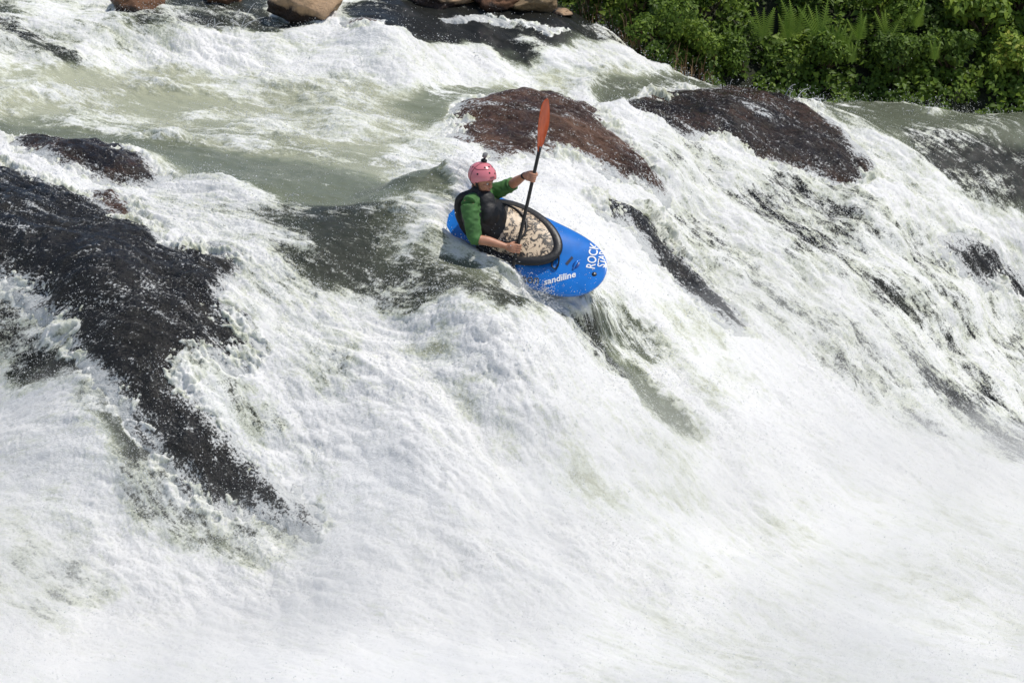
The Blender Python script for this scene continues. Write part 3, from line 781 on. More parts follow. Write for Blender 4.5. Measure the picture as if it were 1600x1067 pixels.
for i, (px, py, L, nf, lab) in enumerate(FN):
    rs = np.random.default_rng(300 + i)
    py = py + 26; d = ray(px, py + L * 75); best = None
    for uu_ in np.linspace(0, U_len, 260):
        X1, Y1, Z1 = bank_pt(uu_, VS)
        dep = (Y1 * CP + (CAM_Z - Z1) * SP); pxx = 800 + FPX * X1 / dep; pyy = 533.5 - FPX * (Y1 * SP - (CAM_Z - Z1) * CP) / dep
        e = (pxx - px) ** 2 + (pyy - py - L * 75) ** 2; k = int(e.argmin())
        if best is None or e[k] < best[0]: best = (e[k], X1[k], Y1[k], Z1[k])
    B = np.array(best[1:]) + BN * .40
    rt = put("fern", None, label=lab, cat="fern", group="ferns on the far bank"); rt.location = V(B)
    for k in range(nf):
        a = (k - (nf - 1) / 2) * .24 + rs.normal(scale=.08)
        dv = np.array([math.sin(a), -.25 + rs.normal(scale=.15), math.cos(a) * 1.0]); dv /= np.linalg.norm(dv)
        P_, T_f = frond(np.zeros(3), dv, L * rs.uniform(.8, 1.15), rs)
        me = mesh_np("frond", P_, tris=T_f, smooth=False); attr(me, "tone", np.full(len(P_), rs.uniform(.2, 1))); me.materials.append(m_fern)
        put("frond", me, parent=rt)
# dry brown stalks and roots where the bank meets the water
rs = np.random.default_rng(77); Pv, Pq, off, tn = [], [], 0, []
ua = cum[3]; ub = cum[7]
for k in range(150):
    uu_ = rs.uniform(ua, ub + .6); x, y, z = bank_pt(uu_, rs.uniform(.0, .25)); b0 = np.array([x, y, z]) + BN * rs.uniform(.1, .3)
    h = rs.uniform(.08, .26); tip = b0 + np.array([rs.normal(scale=.06), rs.normal(scale=.05), h])
    p_, q_ = tube_np([b0 - np.array([0, 0, .15]), (b0 + tip) / 2 + rs.normal(scale=.02, size=3), tip], .006, .0025, 4)
    Pv.append(p_); Pq.append(q_ + off); off += len(p_); tn.append(np.full(len(p_), rs.random()))
me = mesh_np("dry_grass", np.concatenate(Pv), quads=np.concatenate(Pq)); attr(me, "tone", np.concatenate(tn)); me.materials.append(m_dry)
put("dry_grass", me, kind="stuff", label="dry brown stalks along the foot of the bank", cat="dry grass")
# ------------------------------------------------------------------ kayak
HL = .925
def hw(x):
    t = min(1.0, abs(x) / HL); return .335 * max(0.0, 1 - t ** (4.2 if x > 0 else 3.0)) ** .50
def hmid(x): return .02 + .05 * (x / HL) ** 2
def htop(x):
    t = x / HL
    return hmid(x) + .035 + .125 * math.exp(-((x - .02) / .52) ** 2) * (1 - abs(t) ** 4) - .03 * abs(t) ** 6
def hbot(x):
    t = abs(x / HL); return hmid(x) - .17 * max(0, 1 - t ** 2.6) ** .6 - .012
def deckz(x, y):
    w = hw(x) + 1e-6; s = min(1.0, abs(y) / w)
    return hmid(x) + (htop(x) - hmid(x)) * (1 - s ** 2.3) ** .62
def KP(x, y, z): return KF * x + KW * y + KN * z          # relative to the kayak's root
kay = put("kayak", None, label="blue whitewater kayak with a black cockpit rim and white lettering on its bow", cat="kayak")
kay.location = V(KC)
nx_h, nr = 90, 56
vs, fs = [], []
for i in range(nx_h + 1):
    x = -HL * math.cos(math.pi * i / nx_h) * .9995
    w, zm, zt, zb = hw(x), hmid(x), htop(x), hbot(x)
    if i in (0, nx_h): w = .012
    for k in range(nr):
        a = 2 * math.pi * k / nr; c, s_ = math.cos(a), math.sin(a)
        yy = w * (abs(c) ** .85) * (1 if c > 0 else -1)
        if s_ >= 0: zz = zm + (zt - zm) * max(0, 1 - (abs(yy) / w) ** 2.3) ** .62
        else: zz = zm - (zm - zb) * max(0, 1 - (abs(yy) / w) ** 3.2) ** .5
        vs.append(KP(x, yy, zz))
for i in range(nx_h):
    for k in range(nr):
        fs.append((i * nr + k, (i + 1) * nr + k, (i + 1) * nr + (k + 1) % nr, i * nr + (k + 1) % nr))
vs = np.array(vs); fs = np.array(fs)
bm = bmesh.new(); bv = [bm.verts.new(v) for v in vs]
for f in fs: bm.faces.new([bv[j] for j in f])
bm.faces.new([bv[k] for k in range(nr)]); bm.faces.new([bv[nx_h * nr + k] for k in reversed(range(nr))])
bmesh.ops.recalc_face_normals(bm, faces=bm.faces)
for f in bm.faces: f.smooth = True
me = bpy.data.meshes.new("hull"); bm.to_mesh(me)
m_blue = simple("blue_plastic", (.010, .165, .58), .18, coat=.6, var=.12, scale=9)
me.materials.append(m_blue)
put("hull", me, parent=kay)
hull_bvh = BVHTree.FromBMesh(bm); bm.free()
CAMP = np.array([0, 0, CAM_Z])
def on_hull(px, py, lift=.003):
    d = ray(px, py); d /= np.linalg.norm(d)
    h = hull_bvh.ray_cast(V(CAMP - KC), V(d))
    if h[0] is None: h = hull_bvh.find_nearest(V(CAMP - KC + d * (KC - CAMP).dot(d)))
    return np.array(h[0]) + np.array(h[1]) * lift, np.array(h[1])
# generic lofted tube in bmesh-free form
def loft(pts, radii, seg=14, flat=None, closed=False, cap=True, upv=(0, 0, 1)):
    """tube through pts; radii one number or (a, b) pairs; a is along cross(d, upv), b the other way"""
    pts = [np.array(p, float) for p in pts]; n = len(pts); vv_, ff_ = [], []
    for i in range(n):
        if closed: d = pts[(i + 1) % n] - pts[i - 1]
        else: d = pts[min(i + 1, n - 1)] - pts[max(i - 1, 0)]
        d /= np.linalg.norm(d) + 1e-12
        up = np.array(upv[i] if isinstance(upv, list) else upv, float)
        a = np.cross(d, up); a /= np.linalg.norm(a) + 1e-9; b = np.cross(a, d)
        r = radii[i] if isinstance(radii, list) else radii
        ra, rb = (r if isinstance(r, (tuple, list)) else (r, r))
        for k in range(seg):
            th = 2 * math.pi * k / seg
            vv_.append(pts[i] + a * math.cos(th) * ra + b * math.sin(th) * rb)
    m = n if closed else n - 1
    for i in range(m):
        for k in range(seg):
            j = (i + 1) % n
            ff_.append((i * seg + k, i * seg + (k + 1) % seg, j * seg + (k + 1) % seg, j * seg + k))
    if cap and not closed:
        ff_.append(tuple(reversed(range(seg)))); ff_.append(tuple((n - 1) * seg + k for k in range(seg)))
    return vv_, ff_
def smooth_path(pts, radii, n=6):
    """Catmull-Rom resample of points and radii"""
    P = [np.array(p, float) for p in pts]; Rr = [np.array(r if isinstance(r, (tuple, list)) else (r, r), float) for r in radii]
    P = [2 * P[0] - P[1]] + P + [2 * P[-1] - P[-2]]; Rr = [Rr[0]] + Rr + [Rr[-1]]
    op, orr = [], []
    for i in range(1, len(P) - 2):
        for k in range(n):
            t = k / n
            def cr(A): return .5 * ((2 * A[i]) + (-A[i - 1] + A[i + 1]) * t + (2 * A[i - 1] - 5 * A[i] + 4 * A[i + 1] - A[i + 2]) * t * t + (-A[i - 1] + 3 * A[i] - 3 * A[i + 1] + A[i + 2]) * t ** 3)
            op.append(cr(P)); orr.append(tuple(np.maximum(cr(Rr), .001)))
    op.append(P[-2]); orr.append(tuple(Rr[-2]))
    return op, orr
class Parts:
    def __init__(s): s.v, s.f = [], []
    def add(s, vf):
        o = len(s.v); s.v += list(vf[0]); s.f += [tuple(i + o for i in f) for f in vf[1]]; return s
    def tube(s, pts, radii, **k):
        n = k.pop("n", 6); p, r = smooth_path(pts, radii if isinstance(radii, list) else [radii] * len(pts), n)
        return s.add(loft(p, r, **k))
    def ball(s, c, rad, Mx=None, seg=20, rings=12):
        vv_, ff_ = [], []; rad = np.array(rad if isinstance(rad, (tuple, list)) else (rad,) * 3)
        Mx = np.eye(3) if Mx is None else Mx       # columns = axes
        for i in range(rings + 1):
            ph = math.pi * i / rings
            for k in range(seg):
                th = 2 * math.pi * k / seg
                p = np.array([math.sin(ph) * math.cos(th), math.sin(ph) * math.sin(th), math.cos(ph)]) * rad
                vv_.append(np.array(c) + Mx @ p)
        for i in range(rings):
            for k in range(seg): ff_.append((i * seg + k, (i + 1) * seg + k, (i + 1) * seg + (k + 1) % seg, i * seg + (k + 1) % seg))
        return s.add((vv_, ff_))
    def mesh(s, name, origin, mat, remesh=None, smooth_it=4, sub=0):
        bm = bmesh.new(); bv = [bm.verts.new(V(np.array(v) - origin)) for v in s.v]
        for f in s.f:
            try: bm.faces.new([bv[i] for i in f])
            except ValueError: pass
        bmesh.ops.remove_doubles(bm, verts=bm.verts, dist=1e-6)
        bmesh.ops.recalc_face_normals(bm, faces=bm.faces)
        for f in bm.faces: f.smooth = True
        me = bpy.data.meshes.new(name); bm.to_mesh(me); bm.free()
        if remesh:
            o = bpy.data.objects.new("tmp", me); COL.objects.link(o)
            md = o.modifiers.new("r", 'REMESH'); md.mode = 'VOXEL'; md.voxel_size = remesh; md.use_smooth_shade = True
            if smooth_it:
                m2 = o.modifiers.new("s", 'SMOOTH'); m2.iterations = smooth_it; m2.factor = .5
            dg = bpy.context.evaluated_depsgraph_get(); dg.update()
            me2 = bpy.data.meshes.new_from_object(o.evaluated_get(dg)); bpy.data.objects.remove(o); me2.name = name
            for p in me2.polygons: p.use_smooth = True
            me = me2
        me.materials.clear(); me.materials.append(mat)
        return me
Z0 = np.zeros(3)
# cockpit rim: an egg, blunt at the knees
def rim_xy(a):
    c, s_ = math.cos(a), math.sin(a)
    ln = .40 if c > 0 else .42
    return .055 + ln * c, .238 * s_ * (1 - .13 * c)
m_black = simple("black_rubber", (.009, .009, .010), .42, var=.3, scale=60, bump=.002)
rp = [KP(*rim_xy(a), deckz(*rim_xy(a)) + .030) for a in np.linspace(0, 2 * math.pi, 72, endpoint=False)]
P1 = Parts().add(loft(rp, (.052, .026), seg=14, closed=True, upv=tuple(KN)))
rp2 = [KP(rim_xy(a)[0] * 1.0, rim_xy(a)[1], deckz(*rim_xy(a)) + .004) for a in np.linspace(0, 2 * math.pi, 72, endpoint=False)]
P1.add(loft(rp2, (.022, .024), seg=10, closed=True, upv=tuple(KN)))
c0_ = np.array([.055, 0.])
rp3 = []
for a in np.linspace(0, 2 * math.pi, 72, endpoint=False):
    q_ = c0_ + (np.array(rim_xy(a)) - c0_) * .80; q0 = rim_xy(a)
    rp3.append(KP(q_[0], q_[1], deckz(*q0) + .046))
P1.add(loft(rp3, (.042, .010), seg=12, closed=True, upv=tuple(KN)))
put("cockpit_rim", P1.mesh("cockpit_rim", Z0, m_black), parent=kay)
# spray deck: marbled cream cloth stretched over the rim, rising into a tunnel round the waist
WC = np.array([-.13, .0])                       # where the paddler's waist passes through
m_skirt, nt, b = new_mat("marbled_spray_deck")
tc = N(nt, "ShaderNodeTexCoord")
no = N(nt, "ShaderNodeTexNoise", Scale=15.0, Detail=5.0, Roughness=.62, Distortion=1.2); nt.links.new(tc.outputs["Object"], no.inputs["Vector"])
r = ramp(nt, no.outputs[0], [(.0, (.60, .47, .33)), (.47, (.60, .47, .33)), (.50, (.22, .16, .11)), (.53, (.015, .013, .012)), (.59, (.02, .018, .016)), (.62, (.5, .40, .29)), (1, (.66, .53, .38))])
nt.links.new(r.outputs[0], b.inputs["Base Color"]); b.inputs["Roughness"].default_value = .45
bp = N(nt, "ShaderNodeBump", Strength=.6, Distance=.006); nt.links.new(no.outputs[0], bp.inputs["Height"]); nt.links.new(bp.outputs[0], b.inputs["Normal"])
vv_, ff_ = [], []; NA, NR = 72, 22
def skirt_pt(a, t):
    rx, ry = rim_xy(a); ix, iy = WC[0] + .155 * math.cos(a), WC[1] + .165 * math.sin(a)
    x, y = rx + (ix - rx) * t, ry + (iy - ry) * t
    zr = deckz(rx, ry) + .045
    z = zr + (deckz(WC[0], 0) + .06 - zr) * t + .035 * math.sin(math.pi * t) * .4 + .10 * max(0, t - .72) / .28 * max(0, t - .72)
    return KP(x, y, z)
for i in range(NR):
    for k in range(NA): vv_.append(skirt_pt(2 * math.pi * k / NA, i / (NR - 1)))
for i in range(NR - 1):
    for k in range(NA): ff_.append((i * NA + k, i * NA + (k + 1) % NA, (i + 1) * NA + (k + 1) % NA, (i + 1) * NA + k))
ff_.append(tuple((NR - 1) * NA + k for k in range(NA)))
skd = put("spray_deck", Parts().add((vv_, ff_)).mesh("spray_deck", Z0, m_skirt), parent=kay)
ring = [skirt_pt(a, .70) + KN * .006 for a in np.linspace(0, 2 * math.pi, 60, endpoint=False)]
put("waist_band", Parts().add(loft(ring, .011, seg=8, closed=True, upv=tuple(KN))).mesh("waist_band", Z0, m_black), parent=skd)
# grab loop at the front of the rim
lp = [on_hull(px, py, l)[0] for px, py, l in [(872, 401, .045), (866, 407, .03), (862, 415, .018), (866, 421, .014), (871, 418, .016), (873, 410, .03), (873, 402, .04)]]
put("grab_loop", Parts().tube(lp, .0075, n=5, seg=8).mesh("grab_loop", Z0, m_black), parent=kay)
# moulded handle with its recess, and the drain plug
hh_ = on_hull(900, 414, 0)
pn = hh_[1]; 
def oval(c, nrm, ra, rb, th, dirv):
    nrm = nrm / np.linalg.norm(nrm); a = dirv - nrm * nrm.dot(dirv); a /= np.linalg.norm(a); b = np.cross(nrm, a)
    return Parts().ball(c, (ra, rb, th), np.stack([a, b, nrm], 1))
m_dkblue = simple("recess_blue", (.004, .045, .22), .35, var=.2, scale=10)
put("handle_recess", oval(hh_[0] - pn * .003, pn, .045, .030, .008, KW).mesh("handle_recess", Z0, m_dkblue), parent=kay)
hb = [hh_[0] + KW * s_ + pn * h for s_, h in ((-.045, .002), (-.03, .018), (0, .024), (.03, .018), (.045, .002))]
put("deck_handle", Parts().tube(hb, .010, n=5, seg=8).mesh("deck_handle", Z0, m_blue), parent=kay)
dp = on_hull(928.5, 428.5, 0)
plug = put("drain_plug", oval(dp[0], dp[1], .022, .022, .008, KW).mesh("drain_plug", Z0, m_black), parent=kay)
m_metal = simple("steel", (.6, .6, .6), .25, metal=1.0)
put("plug_screw", oval(dp[0] + dp[1] * .008, dp[1], .006, .006, .003, KW).mesh("plug_screw", Z0, m_metal), parent=plug)
# lettering
m_white = simple("white_letters", (.82, .83, .84), .4)
m_gold = simple("faded_gold_letters", (.11, .12, .13), .4)
m_dark = simple("dark_sticker", (.012, .02, .05), .4)
def lettering(s, px, py, cap, ang, mat, name, bold=.0, shear=0.0, wide=1.0, lift=.0035):
    """letters mapped on the deck: px,py baseline start; cap = capital height in photo pixels; ang = reading direction"""
    c = bpy.data.curves.new(name, 'FONT'); c.body = s; c.size = 1.0; c.offset = bold; c.shear = shear; c.resolution_u = 3; c.fill_mode = 'FRONT'
    o = bpy.data.objects.new("tmp", c); COL.objects.link(o)
    dg = bpy.context.evaluated_depsgraph_get(); dg.update()
    me = bpy.data.meshes.new_from_object(o.evaluated_get(dg)); bpy.data.objects.remove(o)
    bm = bmesh.new(); bm.from_mesh(me)
    bmesh.ops.triangulate(bm, faces=bm.faces)
    bmesh.ops.subdivide_edges(bm, edges=[e for e in bm.edges if e.calc_length() > .25], cuts=2)
    k = cap / .70; ca, sa = math.cos(ang), math.sin(ang)
    for v in bm.verts:
        u_, w_ = v.co.x * k * wide, v.co.y * k
        X_, Y_ = px + u_ * ca + w_ * sa, py + u_ * sa - w_ * ca
        h = on_hull(X_, Y_, lift)
        if h is None: h = on_hull(px, py, lift)
        v.co = V(h[0])
    bm.to_mesh(me); bm.free(); me.materials.clear(); me.materials.append(mat); me.name = name
    return put(name, me, parent=kay)
lettering("ROCK", 929.0, 421.5, 14.0, math.radians(-80), m_white, "bow_lettering", bold=.012, wide=.72)
lettering("ST", 944.5, 419.0, 12.0, math.radians(-80), m_white, "bow_lettering", bold=.012, wide=.72)
lettering("AR", 944.8, 407.0, 10.5, math.radians(-80), m_white, "bow_lettering", bold=.012, wide=.72)
lettering("sandiline", 850.0, 445.5, 9.3, math.radians(-14.5), m_white, "side_lettering", bold=.022, shear=.25, wide=1.12)
lettering("son", 815.5, 441.5, 14.0, math.radians(4), m_gold, "faded_lettering", bold=.015, wide=.95)
st = []
for (a, b_) in [(883, 412), (893, 400.5), (896, 403.5), (886.5, 415)]: st.append(on_hull(a, b_, .003)[0])
put("sticker", Parts().add((st, [(0, 1, 2, 3)])).mesh("sticker", Z0, m_dark), parent=kay)
for (a, b_) in ((845, 343),):
    st = [on_hull(a + i, b_ + j, .003)[0] for i, j in ((-3, -1), (0, -2.5), (3, 4), (0, 6))]
    put("sticker", Parts().add((st, [(0, 1, 2, 3)])).mesh("sticker", Z0, m_dark), parent=kay)
# ------------------------------------------------------------------ paddle
YP = 29.82
def J(px, py, dy=0.0): return at_y(px, py, YP + dy)
pad_top, pad_bot = J(842, 238, 0.0), J(800, 424, -.02)
PA = (pad_top - pad_bot); PLn = np.linalg.norm(PA); PA /= PLn
pad = put("paddle", None, label="black shafted kayak paddle with an orange blade raised above the kayaker", cat="paddle")
pad.location = V(pad_bot)
m_carbon = simple("black_shaft", (.012, .012, .013), .3, var=.2, scale=80)
put("shaft", Parts().tube([pad_bot - PA * .04, (pad_bot + pad_top) / 2, pad_top + PA * .05], .0155, n=8, seg=16).mesh("shaft", pad_bot, m_carbon), parent=pad)
m_orange, nt, b = new_mat("orange_blade")
b.inputs["Base Color"].default_value = (.50, .075, .018, 1); b.inputs["Roughness"].default_value = .22
no = N(nt, "ShaderNodeTexNoise", Scale=14.0, Detail=4.0); tc = N(nt, "ShaderNodeTexCoord"); nt.links.new(tc.outputs["Object"], no.inputs["Vector"])
r = ramp(nt, no.outputs[0], [(.3, (.38, .062, .013)), (.7, (.56, .105, .024))]); nt.links.new(r.outputs[0], b.inputs["Base Color"])
tr = nt.nodes.new("ShaderNodeBsdfTranslucent"); tr.inputs[0].default_value = (.75, .12, .02, 1)
mx = nt.nodes.new("ShaderNodeMixShader"); mx.inputs[0].default_value = .25
nt.links.new(b.outputs[0], mx.inputs[1]); nt.links.new(tr.outputs[0], mx.inputs[2]); nt.links.new(mx.outputs[0], nt.nodes["Material Output"].inputs[0])
def blade(root, ax, side, nrm, L, name):
    NU, NV = 26, 12; vv_, ff_ = [], []
    for face in (1, -1):
        for i in range(NU + 1):
            t = i / NU
            wl = .098 * (min(1, t / .45) ** .7) * max(0.0, 1 - max(0, (t - .55) / .45) ** 2.4) ** .5 + .014 * (1 - t)
            wr = .082 * (min(1, t / .5) ** .75) * max(0.0, 1 - max(0, (t - .5) / .5) ** 2.0) ** .5 + .014 * (1 - t)
            c = root + ax * (L * t) + nrm * (.035 * math.sin(t * 1.7))
            for k in range(NV + 1):
                s_ = k / NV * 2 - 1; w = wr if s_ > 0 else wl
                spine = .012 * math.exp(-(s_ / .14) ** 2) * (1 - t) + .0035 * (1 - s_ * s_) + .0012
                vv_.append(c + side * (s_ * w) + nrm * (face * spine - .018 * s_ * s_ * math.sin(math.pi * min(1, t * 1.1))))
    H2 = (NU + 1) * (NV + 1)
    for i in range(NU):
        for k in range(NV):
            a = i * (NV + 1) + k; q_ = (a, a + 1, a + NV + 2, a + NV + 1)
            ff_.append(q_); ff_.append(tuple(reversed([j + H2 for j in q_])))
    for i in range(NU):
        for k in (0, NV):
            a = i * (NV + 1) + k; ff_.append((a, a + NV + 1, a + NV + 1 + H2, a + H2))
    for k in range(NV):
        a = NU * (NV + 1) + k; ff_.append((a, a + 1, a + 1 + H2, a + H2)); a = k; ff_.append((a, a + 1, a + 1 + H2, a + H2))
    put(name, Parts().add((vv_, ff_)).mesh(name, pad_bot, m_orange), parent=pad)
side_img = R_ - PA * PA.dot(R_); side_img /= np.linalg.norm(side_img)
dep = np.cross(PA, side_img)
sd1 = side_img * .50 + dep * .87; sd1 /= np.linalg.norm(sd1); nr1 = np.cross(PA, sd1)
blade(pad_top, PA, sd1, nr1, .465, "blade")
sd2 = side_img * .55 - dep * .83; sd2 /= np.linalg.norm(sd2)
blade(pad_bot, -PA, sd2, np.cross(-PA, sd2), .45, "blade")

# ------------------------------------------------------------------ paddler
m_skin = simple("skin", (.46, .22, .135), .5, var=.12, scale=25)
m_green = simple("green_shirt", (.050, .145, .036), .75, var=.25, scale=14, bump=.01)
m_vest = simple("black_life_jacket", (.008, .008, .010), .6, var=.5, scale=18, bump=.012)
m_pink = simple("pink_helmet", (.66, .20, .235), .26, coat=.3, var=.10, scale=8)
per = put("person", None, label="kayaker in a pink helmet, green long sleeves and black life vest paddling the falls", cat="person")
pel = J(786, 392, .28)
per.location = V(pel)
waist, chest, neckb = J(777, 366, .24), J(758, 333, .20), J(747, 304, .20)
shR, shL = J(733, 320, .04), J(764, 303, .38)
elR, elL = J(742, 371, -.03), J(797, 290, .30)
T1 = (J(806, 387) - pad_bot).dot(PA); T2 = (J(831, 277) - pad_bot).dot(PA)
gR, gL = pad_bot + PA * T1, pad_bot + PA * T2
camd = T_                                                # towards the camera
def hand(body, g, elbow, flip=1, glove=None):
    d0 = elbow - g; d0 -= PA * PA.dot(d0); d0 /= np.linalg.norm(d0)
    c0 = np.cross(PA, d0); 
    if c0.dot(camd) < 0: c0 = -c0
    wrist = g + d0 * .088 + c0 * .018 + (elbow - g) / np.linalg.norm(elbow - g) * .01
    kn = g + d0 * .022 + c0 * .036
    # palm
    body.tube([wrist, (wrist + kn) / 2 + c0 * .004, kn], [(.030, .017), (.040, .018), (.042, .013)], n=5, seg=16, upv=tuple(c0))
    for i, (ln, rr) in enumerate(((.95, .0098), (1.0, .0100), (.95, .0096), (.80, .0088))):
        o = PA * (.031 - i * .0205) * 1.0
        path = [kn - (kn - g) * 0 + o - d0 * -.004]
        for ph in (62, 95, 135, 175, 205 + 20 * ln):
            a = math.radians(ph); R = .0255
            path.append(g + o + (d0 * math.cos(a) + c0 * math.sin(a)) * R)
        body.tube(path, [rr * 1.08, rr * 1.12, rr, rr * 1.04, rr * .95, rr * .82], n=4, seg=10, upv=tuple(PA))
    # thumb leaves the side of the palm and closes from the other side
    tb = wrist * .55 + kn * .45 + PA * .030 - c0 * .006
    path = [tb, g + PA * .043 + d0 * .030 - c0 * .012, g + PA * .036 + d0 * .006 - c0 * .028, g + PA * .022 - d0 * .014 - c0 * .024]
    body.tube(path, [.014, .0125, .0115, .0095], n=4, seg=10, upv=tuple(PA))
    return wrist, c0
body = Parts()
wR, cR = hand(body, gR, elR)
wL, cL = hand(body, gL, elL)
def limb(a, b, c, r, n=6, **k): body.tube([a, (a * .5 + b * .5), b, b * .55 + c * .45, c], r, n=n, seg=16, **k)
limb(shR, elR, wR, [.056, .050, .043, .041, (.029, .024)])
limb(shL, elL, wL, [.056, .050, .043, .041, (.029, .024)])
acr = shL - shR; acr /= np.linalg.norm(acr)
body.tube([pel, waist, chest, neckb * .8 + chest * .2, neckb], [(.165, .11), (.15, .105), (.175, .115), (.12, .09), (.06, .06)], n=6, seg=24, upv=tuple(np.cross(acr, [0, 0, 1.])))
body.tube([shR, neckb - np.array([0, 0, .03]), shL], [.058, .062, .058], seg=16)
# head frame: x where the face looks, z crown
hx = cv((.80, -.40, .42)); hz = cv((.16, .90, .36)); hx /= np.linalg.norm(hx); hz -= hx * hx.dot(hz); hz /= np.linalg.norm(hz); hy = np.cross(hz, hx)
HC = J(753.5, 279.5, .17)
HM = np.stack([hx, hy, hz], 1)
def HP(x, y, z): return HC + HM @ np.array([x, y, z])
body.tube([neckb - hz * .03, HP(-.03, 0, -.07)], [.055, .052], seg=18)
body.ball(HP(-.01, 0, .02), (.098, .077, .108), HM, 28, 18)              # skull
body.ball(HP(.026, 0, -.052), (.064, .058, .062), HM, 24, 14)            # face and jaw
body.ball(HP(.062, 0, -.092), (.026, .030, .022), HM)                   # chin
body.tube([HP(.088, 0, -.002), HP(.102, 0, -.028), HP(.098, 0, -.044)], [.009, .012, .014], seg=12, n=4, upv=tuple(hy))   # nose
body.tube([HP(.080, -.040, .012), HP(.092, 0, .010), HP(.080, .040, .012)], [.010, .012, .010], seg=10, n=4)          # brow
for s_ in (-1, 1):
    body.ball(HP(.060, .042 * s_, -.035), (.025, .020, .022), HM)         # cheek
    body.ball(HP(-.012, .078 * s_, -.022), (.020, .009, .031), HM)        # ear
body.tube([HP(.088, -.020, -.066), HP(.096, 0, -.064), HP(.088, .020, -.066)], [.006, .008, .006], seg=10, n=4)
put("body", body.mesh("body", pel, m_skin, remesh=.0045, smooth_it=3), parent=per)
m_eye = simple("eye_white", (.6, .58, .55), .2); m_iris = simple("iris", (.03, .02, .012), .2); m_lip = simple("lips", (.36, .12, .09), .5)
for s_ in (-1, 1):
    ey = put("eye", Parts().ball(HP(.080, .030 * s_, -.008), (.011, .013, .009), HM, 16, 10).mesh("eye", pel, m_eye), parent=per)
    put("iris", Parts().ball(HP(.0885, .031 * s_, -.009), (.004, .006, .006), HM, 12, 8).mesh("iris", pel, m_iris), parent=ey)
put("mouth", Parts().tube([HP(.089, -.020, -.068), HP(.099, 0, -.067), HP(.089, .020, -.068)], [.003, .006, .003], seg=8, n=4).mesh("mouth", pel, m_lip), parent=per)
# shirt: sleeves pushed up to just past the elbows
sh = Parts()
def sleeve(a, b, c, k):
    e = b + (c - b) * k
    sh.tube([a, a * .5 + b * .5, b, e], [.073, .068, .060, .055], n=7, seg=20)
    sh.tube([e - (c - b) * .03, e + (c - b) * .025], [.058, .054], n=2, seg=20)
sleeve(shR, elR, wR, .10); sleeve(shL, elL, wL, .12)
sh.tube([pel, waist, chest, neckb * .8 + chest * .2, neckb + hz * .012], [(.172, .118), (.158, .112), (.184, .124), (.128, .1), (.068, .066)], n=6, seg=24, upv=tuple(np.cross(acr, [0, 0, 1.])))
sh.tube([shR, neckb - np.array([0, 0, .03]), shL], [.073, .074, .073], seg=18)
me = sh.mesh("shirt", pel, m_green, remesh=.006, smooth_it=2)
# folds across the cloth
co = np.empty(len(me.vertices) * 3, np.float32); me.vertices.foreach_get("co", co); co = co.reshape(-1, 3)
no_ = np.empty(len(me.vertices) * 3, np.float32); me.vertices.foreach_get("normal", no_); no_ = no_.reshape(-1, 3)
fd = .006 * (1 - 2 * np.abs(perlin(co[:, 0] * 10, co[:, 1] * 10, co[:, 2] * 22))) + .003 * perlin(co[:, 0] * 26, co[:, 1] * 26, co[:, 2] * 40)
me.vertices.foreach_set("co", (co + no_ * fd[:, None]).ravel()); me.update()
put("shirt", me, parent=per)
# life jacket
vj = Parts()
upf = np.cross(acr, [0, 0, 1.])
w0 = waist * .9 + pel * .1
bk = np.array([-.025, .02, 0.])
vj.tube([w0, waist * .6 + chest * .4 + bk, chest + bk, chest * .45 + neckb * .55 + bk, neckb * .92 + chest * .08], [(.185, .145), (.205, .175), (.205, .178), (.165, .150), (.085, .090)], n=6, seg=28, upv=tuple(upf))
vj.tube([neckb * .50 + shR * .50 - np.array([0, 0, .02]), neckb - np.array([0, 0, .03]), neckb * .5 + shL * .5 - np.array([0, 0, .02])], [.084, .092, .084], seg=18)
vj.ball(J(757, 317, .14), (.10, .09, .11)); vj.ball(J(762, 335, .10), (.10, .09, .12))
vj.tube([J(740, 300, .16), J(719, 310, .20), J(716, 330, .22), J(724, 352, .24), J(745, 375, .26)], [.035, .034, .034, .036, .05], seg=14)
for A_, B_ in ((shR, .42), (shL, .42)):
    s0 = A_ * B_ + neckb * (1 - B_)
    fr = s0 - upf * 0
    vj.tube([chest + (s0 - chest) * .35 + cv((.35, 0, .3)) * .16, s0 + np.array([0, 0, .062]), chest + (s0 - chest) * .3 - cv((.35, 0, .3)) * .22], [(.045, .02)] * 3, n=7, seg=14, upv=tuple(acr))
me = vj.mesh("life_jacket", pel, m_vest, remesh=.006, smooth_it=3)
co = np.empty(len(me.vertices) * 3, np.float32); me.vertices.foreach_get("co", co); co = co.reshape(-1, 3)
no_ = np.empty(len(me.vertices) * 3, np.float32); me.vertices.foreach_get("normal", no_); no_ = no_.reshape(-1, 3)
me.vertices.foreach_set("co", (co + no_ * (.005 * perlin(co[:, 0] * 14, co[:, 1] * 14, co[:, 2] * 20))[:, None]).ravel()); me.update()
put("life_jacket", me, parent=per)
